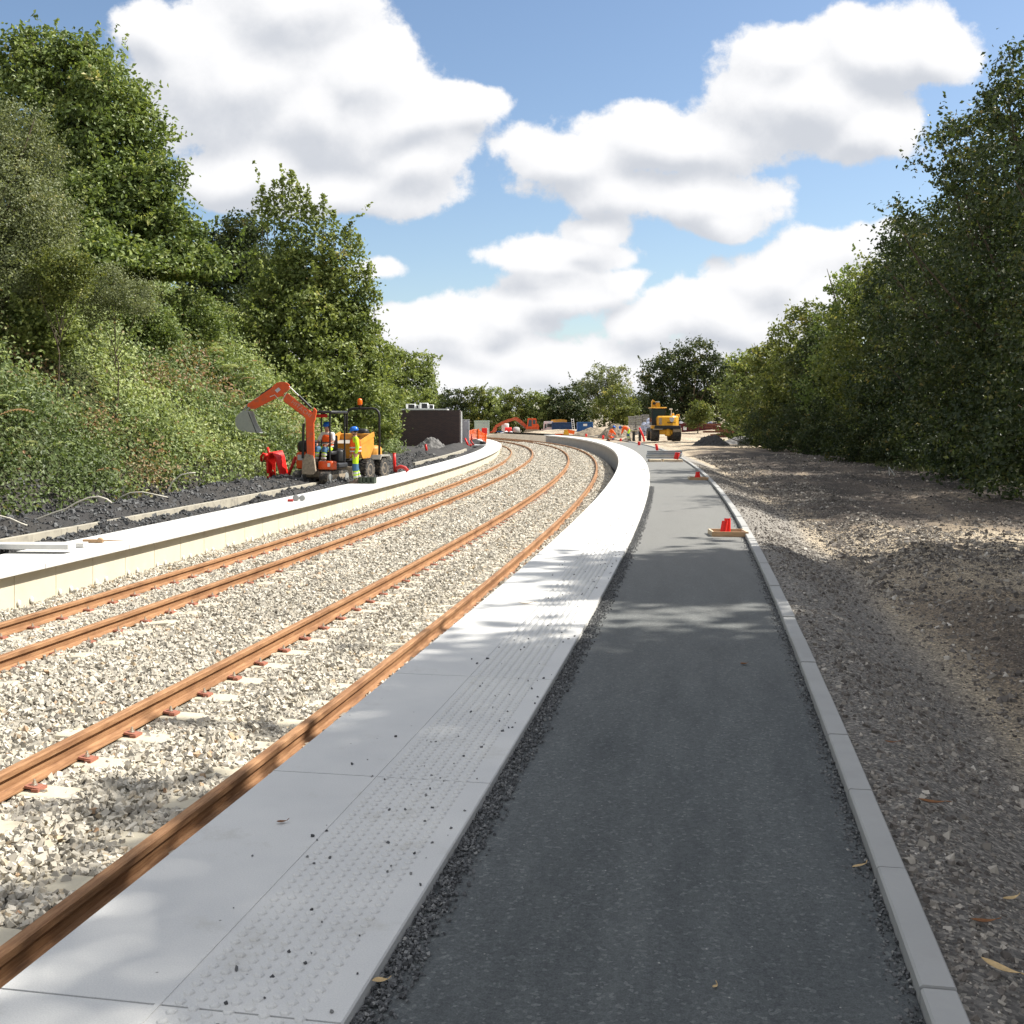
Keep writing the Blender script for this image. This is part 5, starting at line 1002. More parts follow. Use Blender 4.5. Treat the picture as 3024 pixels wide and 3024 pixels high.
# ------------------------------------------------------------------ brick building and cabinets
YB = 85; xl = at(1140, 1300, YB).x; xr = at(1358, 1300, YB).x; zt = at(1, 1211, YB).z; zb = zat((xl + xr) / 2, YB) - .5
bb = empty('brick_building', ((xl + xr) / 2, YB, zb), R(1.5), 'low flat-roofed building of very dark brick with cooling units on its roof', 'building'); w_ = xr - xl; h_ = zt - zb
MB().box((0, 2.2, h_ / 2), (w_, 4.4, h_)).build('wall', M['brick'], bb)
MB().box((-.5, 2.2, h_ + .05), (w_ - .9, 4.5, .1)).build('roof', M['white'], bb)
b = MB(); b.tube([(w_/2 + .09, .3, .1), (w_/2 + .09, .3, h_ - .1)], .07, 8); b.build('drainpipe', M['white'], bb, True)
for i, (x0, x1, y0, lb) in enumerate(((1199, 1227, 1193, 'leftmost roof cooling unit with black grille'), (1239, 1264, 1190, 'tallest roof cooling unit, second from right'), (1264, 1280, 1195, 'rightmost roof cooling unit, smallest'), (1228, 1238, 1196, 'little white roof cooling unit between two bigger ones'))):
    a = at(x0, y0, 86.5); c = at(x1, y0, 86.5); w2 = c.x - a.x; hh = a.z - zt - .1; e = empty('cooling_unit', ((a.x + c.x) / 2, 86.5, zt + .1), 0, lb + ' on the brick building', 'cooling unit', 'cooling units on the brick building roof')
    MB().rbox((0, .2, hh / 2), (w2, .6, hh), .03).build('casing', M['white'], e, True); MB().box((.06 * (w2 > .4), -.105, hh * .5), (w2 * .66, .02, hh * .78)).build('grille', M['black'], e)
YC = 89; a = at(1359, 1310, YC); c = at(1386, 1241, YC); e = empty('electrical_cabinet', ((a.x + c.x) / 2, YC, a.z), R(4), 'tall pale grey steel cabinet against the end of the brick building', 'cabinet'); w2 = c.x - a.x; hh = c.z - a.z
MB().rbox((0, .3, hh / 2), (w2, .6, hh), .02).build('casing', M['lightgrey'], e, True); MB().box((0, -.015, hh * .5), (w2 * .92, .03, hh * .9)).build('door', M['lightgrey'], e); MB().box((w2 * .38, -.045, hh * .55), (.03, .03, .25)).build('handle', M['steel'], e); MB().rbox((0, .3, hh + .03), (w2 * 1.06, .66, .06), .01).build('cap', M['lightgrey'], e)
def heap(name, px0, px1, pyt, Yd, m, label, ry=None, pk=.5, seed=0, zb=None, fl=1.0, cat='heap'):
    a = at(px0, 1300, Yd); c = at(px1, 1300, Yd); cxx = (a.x + c.x) / 2; rx = (c.x - a.x) / 2; base = zat(cxx, Yd) if zb is None else zb; H = at(1, pyt, Yd).z - base; ry = ry or rx * .8
    n = 70; u = np.linspace(-1.05, 1.05, n); U, V_ = np.meshgrid(u, u, indexing='ij'); U0 = U - (pk - .5) * 2 * (1 - np.hypot(U, V_)).clip(0)
    r_ = np.hypot(U, V_); h = np.clip(1 - r_, 0, 1) ** fl; h = h * (1 - .25 * np.exp(-(r_ / .12) ** 2)); nz = (fbm(U * 3 + seed, V_ * 3, 4, seed) - .5)
    Z = H * 1.12 * h * (1 + .35 * nz) + (fbm(U * 9 + seed, V_ * 9, 4, seed + 3) - .5) * H * .3 * np.clip(h * 4, 0, 1) - .12
    o = np_mesh(name, np.c_[(U * rx + (pk - .5) * 1.2 * rx * h).ravel(), (V_ * ry).ravel(), Z.ravel()], grid_faces(n, n), m, smooth=True); o.location = (cxx, Yd, base); return tag(o, label, cat)
heap('stone_dust_heap', 1218, 1330, 1285, 78, M['grey_heap'], 'cone-shaped grey heap in front of the dark brick wall', seed=1)
heap('soil_heap', 1685, 1815, 1260, 127, M['brown_soil'], 'left hump of the brown earth mound behind the kneeling worker', seed=4, ry=2.4, fl=.85, zb=-.15); heap('soil_heap', 1762, 1880, 1248, 112, M['brown_soil'], 'higher right hump of the brown earth mound behind the bending worker', seed=6, ry=1.8, fl=.85, zb=-.1)
heap('sand_heap', 1820, 1900, 1283, 97, M['mud'], 'small pale sand heap between the bending worker and the yellow excavator', seed=9)
heap('tarmac_heap', 2036, 2165, 1277, 80, M['dark_soil'], 'near-black cone-shaped heap right of the yellow excavator', seed=12); heap('gravel_heap', 2120, 2265, 1284, 85, M['grey_heap'], 'low light grey gravel heap behind the long concrete beam', seed=15, ry=2.0, fl=.75)

# orange mesh fence
e = empty('mesh_fence', at(1410, 1302, 92), 0, 'orange plastic mesh fence sagging between posts at the end of the far platform', 'fence'); o0 = e.location
b = MB(); fp = [(1386, 1272, 1300), (1398, 1269, 1296), (1412, 1268, 1296), (1424, 1278, 1298), (1434, 1282, 1312)]
top = [at(x, y, 92 + .3 * i) - o0 for i, (x, y, _) in enumerate(fp)]; bot = [at(x, y, 92 + .3 * i) - o0 for i, (x, _, y) in enumerate(fp)]
for k in range(9):
    t = k / 8; b.tube([p.lerp(q, t) for p, q in zip(top, bot)], .022, 4)
for i in range(4):
    for k in range(7): t = k / 7; p = top[i].lerp(top[i+1], t); q = bot[i].lerp(bot[i+1], t); b.tube([p, q], .016, 4)
b.build('mesh', M['orange_plastic'], e)
for i in (2, 4): b = MB(); p = top[i]; q = bot[i]; b.tube([q, p + Vector((0, 0, .05))], .085, 10); b.build('post', M['orange_plastic'], e, True)
e = empty('manhole_ring', at(1422, 1316, 84), 0, 'white-framed manhole opening with a black hole beside the mesh fence', 'manhole'); MB().rbox((0, 0, .02), (1.1, .7, .12), .03).build('frame', M['white'], e); MB().lathe([(.02, .09), (.24, .09), (.24, .28), (.2, .32), (.02, .32)], (.1, 0, 0), 16).build('cover', M['black'], e, True)

# ------------------------------------------------------------------ far plant and stores
def bx(px0, px1, py0, py1, Yd, dep): a = at(px0, py1, Yd); c = at(px1, py0, Yd); return Vector(((a.x + c.x) / 2, Yd, a.z)), c.x - a.x, c.z - a.z
def boxy(name, px0, px1, py0, py1, Yd, dep, m, label, cat, group=None, bev=.04, rz=0):
    p, w, h = bx(px0, px1, py0, py1, Yd, dep); e = empty(name, p, rz, label, cat, group); return e, w, h
e, w, h = boxy('kiosk', 1404, 1450, 1243, 1286, 158, 1.6, None, 'pale green equipment kiosk with a flat lid in front of the far hedge', 'kiosk', rz=R(14))
MB().rbox((0, .9, h / 2), (w * .82, 1.7, h - .1), .03).build('casing', M['palegreen'], e); MB().rbox((0, .9, h - .04), (w * .88, 1.85, .12), .03).build('lid', M['palegreen'], e); MB().box((0, .035, h * .46), (w * .76, .04, h * .82)).build('door', M['palegreen'], e); MB().box((.1, .01, h * .84), (.2, .02, .07)).build('vent', M['steel'], e)
e, w, h = boxy('red_bin', 1422, 1442, 1264, 1285, 154, .7, None, 'red box standing in front of the pale green kiosk', 'bin'); MB().rbox((-.08, .3, h / 2), (w * .8, .6, h), .03).build('casing', M['red'], e); MB().box((w * .42, .2, h / 2), (w * .14, .3, h * .95)).build('side_panel', M['white'], e)
# far orange excavator
YE = 156; ks = F / YE; E0 = at(1572, 1288, YE); ex = empty('orange_excavator', E0, 0, 'large dusty orange excavator far off with its arm arched down to the left', 'excavator'); Q = lambda x, y: ((x - 1572) / ks, (1288 - y) / ks)
def poly(name, pts, y0, y1, m, par): b = MB(); b.prism([Q(*p) for p in pts], y0, y1); return b.build(name, m, par)
poly('crawler_track', [(1548,1286),(1546,1276),(1553,1268),(1592,1268),(1602,1274),(1602,1284),(1596,1288),(1553,1288)], -1.2, -.7, M['mud'], ex); poly('crawler_track', [(1548,1286),(1546,1276),(1553,1268),(1592,1268),(1602,1274),(1602,1284),(1596,1288),(1553,1288)], .7, 1.2, M['mud'], ex)
poly('body', [(1553,1268),(1555,1257),(1574,1250),(1582,1250),(1589,1252),(1592,1258),(1591,1268)], -1.0, 1.0, M['orange'], ex)
cb = poly('cab', [(1556,1262),(1558,1236),(1560,1235),(1582,1235),(1584,1238),(1584,1262)], -1.05, -.1, M['orange'], ex); poly('cab_window', [(1559,1259),(1561,1240),(1570,1240),(1570,1259)], -1.08, -1.06, M['glass'], cb); poly('cab_window', [(1573,1252),(1573,1240),(1581,1240),(1581,1252)], -1.08, -1.06, M['glass'], cb)
poly('boom', [(1553,1266),(1556,1256),(1540,1241),(1527,1232),(1519,1232),(1502,1238),(1488,1245),(1492,1250),(1520,1241),(1532,1247)], .1, .5, M['orange_dusty'], ex); poly('arm', [(1504,1236),(1500,1247),(1482,1255),(1465,1264),(1460,1262),(1462,1256),(1480,1246)], .15, .45, M['orange_dusty'], ex)
poly('bucket', [(1464,1260),(1468,1268),(1464,1276),(1452,1278),(1444,1277),(1454,1272),(1458,1262)], -.2, .8, M['orange_dusty'], ex)
b = MB(); p0 = Q(1525, 1243); p1 = Q(1553, 1266); b.tube([(p0[0], .3, p0[1]), (p1[0], .3, p1[1])], .09, 6); b.build('cylinder', M['steel'], ex)
# fuel tank, drum, bags
e, w, h = boxy('red_tank', 1491, 1511, 1258, 1276, 153, 1, None, 'red rounded fuel tank in front of the excavator arm', 'tank'); e.location.z -= .3; b = MB(); b.lathe([(.1, -w/2), (.3, -w/2), (.33, -w/2 + .05), (.33, w/2 - .05), (.3, w/2), (.1, w/2)], (0, .3, .62), 16, 'x'); b.build('drum', M['red'], e, 'full'); MB().box((-.25, .3, .15), (.08, .5, .32)).build('leg', M['black'], e); MB().box((.25, .3, .15), (.08, .5, .32)).build('leg', M['black'], e)
e, w, h = boxy('concrete_mixer', 1511, 1538, 1258, 1286, 154, 1, None, 'grey concrete mixer drum between the red tank and the orange excavator', 'mixer'); b = MB(); b.lathe([(.3, -.5), (.5, -.3), (.55, 0), (.45, .4), (.3, .5)], (0, .3, .65), 16, 'x'); b.build('drum', M['concrete_grey'], e, 'full'); b = MB(); b.box((0, .3, .1), (.9, .6, .12)); b.tube([(-.4, .3, 0), (0, .3, .6), (.4, .3, 0)], .05, 6); b.build('stand', M['steel'], e)
e, w, h = boxy('white_tank', 1488, 1500, 1253, 1276, 157, 1, None, 'white plastic water tank behind the red fuel tank', 'tank'); MB().rbox((-.1, .3, h * .55), (w * 1.8, .8, h * 1.1), .12).build('tank', M['white'], e, True); MB().rbox((-.7, .3, .06), (1.6, .8, .14), .03).build('blue_base', M['bluebright'], e)
for i, (x, y, r_, lb) in enumerate(((1478, 1287, .33, 'leftmost of the white bags in front of the far excavator'), (1492, 1285, .42, 'middle and largest white bag below the red tank'), (1507, 1284, .36, 'rightmost of the white bags, below the red tank'))):
    p = at(x, y + 2, 152); b = MB(); b.blob((0, 0, r_ * .6), (r_ * 1.25, r_ * .9, r_ * .75), 12, 8, .22); b.blob((r_ * .3, -.1, r_ * 1.1), (r_ * .6, r_ * .5, r_ * .5), 9, 6, .25); o = b.build('white_bag', M['whitebag']); o.location = p; tag(o, lb, 'bag', 'white bags near the far excavator')
# lorry
YL = 158; ks = F / YL; L0 = at(1630, 1284, YL); lo = empty('lorry', L0, 0, 'white lorry cab poking out left of the big blue container, yellow load on top', 'lorry'); Q = lambda x, y: ((x - 1630) / ks, (1284 - y) / ks)
cb = poly('cab', [(1605,1278),(1605,1266),(1606,1246),(1609,1244),(1632,1244),(1632,1279)], -1.0, 1.0, M['white'], lo); poly('side_window', [(1607,1266),(1608,1252),(1613,1252),(1613,1264)], -1.04, -1.01, M['glass'], cb); poly('windscreen', [(1615,1261),(1615,1251),(1630,1251),(1630,1261)], -1.04, -1.01, M['glass'], cb)
poly('bumper', [(1598,1280),(1599,1266),(1605,1268),(1606,1276),(1616,1282),(1616,1284),(1600,1284)], -1.1, 1.0, M['offwhite'], lo)
b = MB(); b.lathe([(.02, -1.1), (.4, -1.1), (.4, -.8), (.02, -.8)], (Q(1603, 1280)[0], 0, .25), 14, 'y'); b.build('wheel', M['rubber'], lo)
b = MB(); p0 = Q(1630, 1278); b.box((2.1, .2, .4), (4.0, 1.8, .3)); b.build('chassis', M['black'], lo); poly('load', [(1626,1245),(1629,1240),(1640,1239),(1658,1238),(1674,1240),(1675,1250),(1628,1250)], .2, 1.2, M['yellow_orange'], lo)
def container(px0, px1, py0, py1, Yd, dep, m, label, rz=0, plate=None):
    e, w, h = boxy('container', px0, px1, py0, py1, Yd, dep, m, label, 'container', rz=rz); b = MB(); n = int(w / .14); pts = []
    for i in range(n): x = -w/2 + w * i / n; pts += [(x, 0), (x + w/n*.3, 0), (x + w/n*.5, .05), (x + w/n*.8, .05)]
    pts += [(w/2, 0), (w/2, dep), (-w/2, dep)]; k = len(pts); b.add([(x, y, .05) for x, y in pts] + [(x, y, h - .05) for x, y in pts], [tuple(range(k))[::-1], tuple(range(k, 2*k))] + [(i, (i+1) % k, (i+1) % k + k, i + k) for i in range(k)])
    b.build('corrugated_wall', m, e); b = MB()
    for z in (.05, h - .05): b.box((0, -.02, z), (w + .06, .1, .1))
    for x in (-w/2, w/2): b.box((x, -.03, h/2), (.1, .1, h))
    b.build('frame', m, e)
    if plate: MB().box(((plate[0] - .5) * w, -.03, h * plate[1]), (w * plate[2], .03, h * plate[3])).build('notice_plate', M['white'], e)
    return e
container(1631, 1688, 1247, 1285, 154, 2.4, M['bluesteel'], 'big dark blue container between the white lorry and the ladder')
container(1706, 1750, 1246, 1278, 138, 2.4, M['bluebright'], 'brighter blue container with a white notice, right of the ladder', plate=(.5, .72, .26, .2))
sk = container(2003, 2112, 1251, 1278, 119, 2.2, M['maroon'], 'maroon skip heaped with rubbish right of the yellow excavator', plate=(.18, .48, .09, .38)); sk['category'] = 'skip'; sk.name = 'skip'
sz_ = at(1, 1250, 119).z
for i in range(16):
    x = 2012 + 96 * i / 15 + random.uniform(-2, 2); p = at(x, 1250, 120 + random.uniform(-.4, .6)); b = MB(); b.blob((0, 0, .08), (random.uniform(.15, .35), .25, random.uniform(.08, .22)), 7, 5, .2)
    o = b.build('rubbish_bag', M[['whitebag', 'bag', 'pale_wood', 'black', 'mud', 'bluebright'][i % 6]]); o.location = (p.x, p.y, sz_ - .05); tag(o, 'lump of mixed rubbish heaped on the maroon skip', 'rubbish', 'rubbish heaped on the maroon skip')
# ladder
e = empty('ladder', at(1694, 1282, 152), 0, 'pale aluminium ladder leaning on the right end of the big blue container', 'ladder'); ks = F / 152; b = MB()
for sx in (-.15, .15): b.tube([(sx + .06, 0, 0), (sx - .16, .35, 46 / ks)], .035, 6)
b.build('rails', M['white'], e); b = MB()
for i in range(8): t = (i + .5) / 8; b.tube([(-.15 + .06 - .22 * t, .35 * t, 46 / ks * t), (.15 + .06 - .22 * t, .35 * t, 46 / ks * t)], .028, 5)
b.build('rungs', M['white'], e)
# barriers
e = empty('road_barrier', at(1672, 1286, 124), R(10), 'orange plastic barrier folded with a yellow panel in front of the blue container', 'barrier'); b = MB(); b.prism([(-.35, 0), (-.22, .65), (.18, .65), (.35, 0)], -.03, .03); b.build('yellow_panel', M['yellow'], e); b = MB(); b.box((.55, .1, .4), (.85, .06, .4), Matrix.Rotation(R(12), 3, 'Y')); b.box((-.7, .1, .12), (1.1, .08, .16)); b.build('orange_board', M['orange_plastic'], e)
# stacks of grey concrete pallets
pm = None
for (px, top, n, lb) in ((1866, 1229, 8, 'left'), (1886, 1227, 8, 'middle'), (1906, 1224, 9, 'right')):
    for k in range(n):
        p = at(px, 1286, 114); hgt = (EYE - (top - HOR) * 114 / F - p.z) / n
        if pm is None: b = MB(); b.box((0, 0, .05), (.62, .9, .07)); b.box((0, 0, .17), (.66, .95, .09)); b.box((-.24, 0, .1), (.1, .9, .1)); b.box((.24, 0, .1), (.1, .9, .1)); pm = b.build('concrete_block_pallet', M['concrete_grey']).data; o = bpy.data.objects['concrete_block_pallet']
        else: o = bpy.data.objects.new('concrete_block_pallet', pm); COL.objects.link(o)
        o.location = (p.x + random.uniform(-.02, .02), 114 + random.uniform(-.04, .04), p.z + k * hgt); o.scale = (1, 1, hgt / .225); where = 'bottom' if k == 0 else ('topmost' if k == n - 1 else None)
        if where: tag(o, '%s grey pallet of the %s stack behind the heap of blue-white bags' % (where, lb), 'pallet', 'grey pallets stacked near the far trees')
        else: tag(o, 'grey pallet in the middle of the %s stack behind the blue-white bags' % lb, 'pallet', 'grey pallets stacked in the %s stack' % lb)
bs = [(1892, 1284, 'front left'), (1904, 1286, 'a'), (1917, 1287, 'a'), (1929, 1286, 'a'), (1896, 1272, 'a'), (1909, 1273, 'a'), (1922, 1273, 'a'), (1903, 1261, 'a'), (1915, 1260, 'a'), (1926, 1259, 'a'), (1918, 1249, 'a'), (1927, 1246, 'a')]
for i, (x, y, _) in enumerate(bs):
    p = at(x, y, 107 + random.uniform(-.3, .3)); b = MB(); b.blob((0, 0, .2), (.3, .28, .26), 9, 6, .14); o = b.build('woven_bag', M['bag']); o.location = (p.x, p.y, p.z); tag(o, 'blue-white woven bag in the heap left of the yellow excavator', 'bag', 'blue-white bags heaped left of the yellow excavator')

# ------------------------------------------------------------------ yellow wheeled excavator
YW = 91; ks = F / YW; W0 = at(1969, 1302, YW); we = empty('wheeled_excavator', W0, 0, 'yellow wheeled excavator seen from behind on the sandy yard', 'excavator'); Q = lambda x, y: ((x - 1969) / ks, (1302 - y) / ks)
for x0, x1 in ((1923, 1947), (1986, 2011)):
    xx = (Q(x0, 0)[0] + Q(x1, 0)[0]) / 2; ww = Q(x1, 0)[0] - Q(x0, 0)[0]
    for yy in (0.3, 2.9): wheel(we, (xx, yy, .5), .5, ww, M['yellow'], 1 if xx > 0 else -1)
b = MB(); b.rbox((0, 1.6, .72), (1.5, 3.2, .4), .05); b.lathe([(.22, 1.1), (.25, .45), (.15, .38)], (.1, .1, 0), 12); b.build('chassis', M['yellow'], we, True)
b = MB(); b.rbox((-.75, .15, .95), (.8, .9, .1), .03); b.rbox((.85, .15, .88), (.7, .7, .35), .05); b.build('mudguard', M['mud'], we)
b = MB(); b.rbox((.05, 1.0, 1.12), (2.1, 2.6, .26), .05); b.build('turntable_deck', M['black'], we)
b = MB(); x0, z0 = Q(1941, 1258); x1, z1 = Q(2006, 1228); xm = (x0 + x1) / 2; wd = x1 - x0; rg = []
for z in (z0 + .02, z1 - .12, z1):
    i_ = .0 if z < z1 - .01 else .1; rg.append([(x, y, z) for x, y in ((x0 + i_, -.15 + i_), (x0 + i_, 1.4), (x1 - i_, 1.4), (x1 - i_, .35), (x1 - .28, -.0 + i_), (x1 - .55, -.2 + i_), (x0 + .4, -.24 + i_))])
b.rings(rg); b.build('counterweight', M['yellow'], we)
MB().box((x0 + .22, -.21, (z0 + z1) / 2 - .02), (.24, .03, .55), R(-10)).build('side_grille', M['mud'], we)
b = MB(); b.prism([(x0 + .25, z0 + .02), (x0 + .4, z0 - .28), (x1 - .1, z0 - .28), (x1 - .02, z0 + .02)], -.1, 1.2); b.build('rear_skirt', M['black'], we)
sh = [(.07, .0), (.16, .12), (.2, .38), (-.2, .38), (-.16, .12), (-.07, .0)]; b = MB(); bx_, bz_ = Q(1983, 1246); b.prism([(bx_ + x, bz_ + z) for x, z in sh], -.262, -.236); b.build('emblem_plate', M['lightgrey'], we)
txt = bpy.data.curves.new('maker_lettering', 'FONT'); txt.body = 'KOMATSU'; txt.size = .2; txt.extrude = .004; txt.offset = .006; to = bpy.data.objects.new('t', txt); COL.objects.link(to); dgph = bpy.context.evaluated_depsgraph_get(); tm = bpy.data.meshes.new_from_object(to.evaluated_get(dgph)); bpy.data.objects.remove(to); tm.materials.clear(); tm.materials.append(M['black'])
wtx = max(v.co.x for v in tm.vertices); sx_ = .68 / wtx; lx, lz = Q(1969.5, 1249.5); tm.transform(Matrix.Translation((lx, -.255, lz)) @ Matrix.Rotation(R(90), 4, 'X') @ Matrix.Diagonal((sx_, .8, 1, 1))); to = bpy.data.objects.new('maker_lettering', tm); COL.objects.link(to); to.parent = we
x0c, zc0 = Q(1927, 1256); x1c, zc1 = Q(1968, 1205); cb = MB(); cw = x1c - x0c
for x in (x0c + .03, x1c - .03):
    for y in (.5, 2.0): cb.box((x, y, (zc0 + zc1) / 2), (.07, .07, zc1 - zc0))
cb.box((x0c + cw / 2, 1.25, zc0 + .2), (cw, 1.55, .4)); cab = cb.build('cab', M['black'], we)
MB().rbox((x0c + cw / 2, 1.25, zc1 + .03), (cw + .14, 1.8, .09), .03).build('cab_roof', M['yellow'], we, True)
MB().box((x0c + cw / 2, .49, (zc0 + zc1) / 2 + .1), (cw - .12, .02, (zc1 - zc0) - .3)).build('rear_window', M['glass'], cab); MB().box((x0c + .0, 1.25, (zc0 + zc1) / 2 + .1), (.02, 1.4, zc1 - zc0 - .3)).build('side_window', M['glass'], cab)
MB().box((x0c + cw * .55, .46, zc0 + .62), (.12, .03, .06)).build('tail_light', M['red'], cab)
b = MB(); b.box((*[Q(1931, 1262)[0]], .4, Q(0, 1261)[1]), (.36, .8, .25)); b.build('step_box', M['yellow'], we)
b = MB(); px_, pz_ = Q(1985, 1226); b.tube([(px_, .5, pz_), (px_, .5, pz_ + .5)], .025, 6); b.box((px_ - .03, .5, pz_ + .5), (.26, .06, .12)); b.build('mirror', M['white'], we)
b = MB(); px_, pz_ = Q(1990, 1225); b.rbox((px_, .6, pz_), (.18, .3, .25), .04); px_, pz_ = Q(2005, 1228); b.rbox((px_, .6, pz_), (.24, .3, .25), .04); b.build('exhaust_cover', M['yellow'], we, True)
b = MB(); a0 = Q(1940, 1203); b.prism([Q(1938, 1203), Q(1938, 1184), Q(1942, 1178), Q(1949, 1184), Q(1951, 1203)], 3.0, 3.4); b.prism([Q(1952, 1203), Q(1952, 1190), Q(1960, 1187), Q(1965, 1192), Q(1964, 1203)], 3.1, 3.5); b.build('boom', M['yellow'], we)
b = MB(); p0 = Q(1950, 1184); b.rbox((p0[0] + .1, 3.3, p0[1] - .05), (.5, .3, .12), .03); b.build('quick_hitch', M['steel'], we); b = MB(); p0 = Q(1945, 1190); b.lathe([(.03, 2.9), (.12, 2.9), (.12, 3.5), (.03, 3.5)], (p0[0], 0, p0[1]), 10, 'y'); b.build('boom_pin', M['black'], we)

# ------------------------------------------------------------------ workers on the right
def kneeling(): return dict(pelvis=(.05,0,.42), waist=(.0,0,.58), chest=(-.1,0,.78), neck=(-.2,0,.93), head=(-.27,0,1.02), shoL=(-.1,-.19,.87), shoR=(-.1,.19,.87), elbL=(-.28,-.22,.66), elbR=(-.28,.22,.66), wriL=(-.45,-.16,.45), wriR=(-.45,.16,.45),
    hipL=(.05,-.1,.4), hipR=(.05,.1,.4), kneL=(-.25,-.13,.1), kneR=(-.25,.13,.1), ankL=(.2,-.13,.1), ankR=(.2,.13,.1), face=(-.6, 0, -.8))
def bending(): return dict(pelvis=(.15,0,.9), waist=(.05,0,1.0), chest=(-.18,0,1.1), neck=(-.38,0,1.12), head=(-.5,0,1.1), shoL=(-.28,-.19,1.1), shoR=(-.28,.19,1.1), elbL=(-.36,-.22,.83), elbR=(-.36,.22,.83), wriL=(-.45,-.18,.58), wriR=(-.45,.18,.58),
    hipL=(.15,-.1,.86), hipR=(.15,.1,.86), kneL=(.02,-.12,.48), kneR=(.12,.12,.48), ankL=(.08,-.14,.1), ankR=(.25,.14,.1), face=(-.5, 0, -.85))
p = at(1802, 1301, 90); person((p.x, 90, p.z), R(180), 'kneeling worker in orange with blue helmet at the far end of the path', kneeling(), top='coat', sleeve='hiviz_orange', trous='hiviz_orange')
p = at(1852, 1302, 91); person((p.x, 91, p.z), 0, 'bending worker in orange jacket and yellow trousers beside the kerb', bending(), top='coat', sleeve='hiviz_orange')
p = at(1864, 1303, 91.5); e = empty('work_bench', (p.x + .3, 91.5, p.z), R(10), 'small work bench with a pale board on top behind the bending worker', 'bench'); MB().box((0, 0, .85), (1.3, .5, .06)).build('bench_top', M['pale_wood'], e)
for x in (-.1, .42):
    for y in (-.2, .2): MB().box((x, y, .42), (.09, .09, .84)).build('leg', M['black'], e)
# red ducts on the right
tubeobj('duct', [ppath([(1888, 1263), (1894, 1276), (1900, 1291), (1903, 1304)], 88)], .075, M['red'], 'long red duct leaning left, standing left of the yellow excavator', 'duct')
G = 'upright red duct ends along the path'
for (x, y0, y1, Yd, r_, ln, lb) in ((1887, 1304, 1315, 72, .09, 0, 'short red duct end on the path edge below the long leaning duct'), (1941, 1311, 1331, 57, .07, -3, 'red duct end standing at the kerb just behind the galvanised channels'), (1833, 1295, 1303, 88, .09, 0, 'little red duct end at the hands of the bending worker'), (1811, 1288, 1300, 91, .06, 0, 'little red duct end beside the kneeling worker'), (1781, 1285, 1297, 93, .09, 0, 'red duct end left of the kneeling worker'), (1731, 1281, 1290, 104, .1, 0, 'red and white duct end in front of the brown earth mound, farthest of them')): stub(x, y0, y1, Yd, r_, ln, lb, G)
# galvanised channels on boards
YG = 46.5; p0 = at(1908, 1352, YG); p1 = at(2012, 1352, YG); wg = p1.x - p0.x; zg = -.04
for k, (dy, dz_, lb) in enumerate(((0, 0, 'lowest galvanised steel channel in the stack lying across the path'), (.12, .0, 'galvanised steel channel at the back of the stack across the path'), (.03, .16, 'topmost galvanised steel channel of the stack across the path'))):
    b = MB(); b.prismx([(-.1, 0), (-.1, .02), (-.04, .05), (-.04, .11), (-.1, .14), (-.1, .16), (.06, .16), (.06, 0)], -wg / 2, wg / 2); o = b.build('steel_channel', M['galv']); o.location = ((p0.x + p1.x) / 2 + .02 * k, YG + dy * 1.6, zg + .13 + dz_); tag(o, lb, 'channel', 'galvanised channels stacked across the path')
for k, (x, lb) in enumerate(((1935, 'left board under the galvanised channels'), (1975, 'middle board under the galvanised channels'), (2003, 'right board under the galvanised channels, next to the red duct end'))):
    p = at(x, 1358, YG - .35); b = MB(); b.rbox((0, 0, .04), (.48 if k < 2 else .3, .9, .11), .015); o = b.build('timber_board', M['pale_wood']); o.location = (p.x, YG - .2, zg); tag(o, lb, 'board', 'boards under the galvanised channels')
stub(1996, 1337, 1356, 45.4, .1, 5, 'red duct end leaning by the right end of the galvanised channels', G)
# timber tray and cut duct
def frame(px0, px1, py, Yd, label, cat='timber tray'):
    a = at(px0, py, Yd); c = at(px1, py, Yd); w = c.x - a.x; e = empty('timber_tray', ((a.x + c.x) / 2, Yd, -.036), R(-2), label, cat); b = MB(); d = w * .85; h = .075
    for y in (-d / 2, d / 2): MB().box((0, y, h / 2), (w, .03, h)).build('long_board', M['wood'], e)
    for x in (-w / 2 + .015, w / 2 - .015): MB().box((x, 0, h / 2 + .002), (.03, d - .03, h)).build('end_board', M['pale_wood'], e)
    MB().box((0, 0, .006), (w - .06, d - .06, .012)).build('concrete_fill', M['concrete_grey'], e)
    return e
frame(2097, 2202, 1578, 17.0, 'larger shallow timber tray on the tarmac by the kerb, nearest the viewer'); frame(2034, 2090, 1414, 32.5, 'smaller timber tray farther along the tarmac by the kerb')
def halfduct(px, py, Yd, h, r_, lean, rz, label):
    p = at(px, py, Yd); b = MB(); n = 12; rg = []
    for z, k in ((0, 0), (h, 1)):
        rg.append([(r_ * math.cos(R(200) * j / n) + lean * k, r_ * math.sin(R(200) * j / n), z) for j in range(n + 1)] + [(r_ * .9 * math.cos(R(200) * j / n) + lean * k, r_ * .9 * math.sin(R(200) * j / n), z) for j in range(n, -1, -1)])
    b.rings(rg); o = b.build('cut_duct', M['red'], None, True); o.location = (p.x, Yd, -.02); o.rotation_euler = (0, 0, rz); return tag(o, label, 'duct', 'cut red ducts standing in a timber tray')
halfduct(2133, 1573, 16.9, .215, .05, -.045, R(200), 'front left red cut duct in the larger timber tray'); halfduct(2148, 1573, 17.05, .24, .05, .0, R(190), 'back right, straighter red cut duct in the larger timber tray')
halfduct(2056, 1411, 32.4, .22, .06, -.05, R(190), 'taller left red cut duct in the smaller timber tray'); halfduct(2063, 1411, 32.55, .15, .06, .02, R(190), 'shorter right red cut duct in the smaller timber tray')
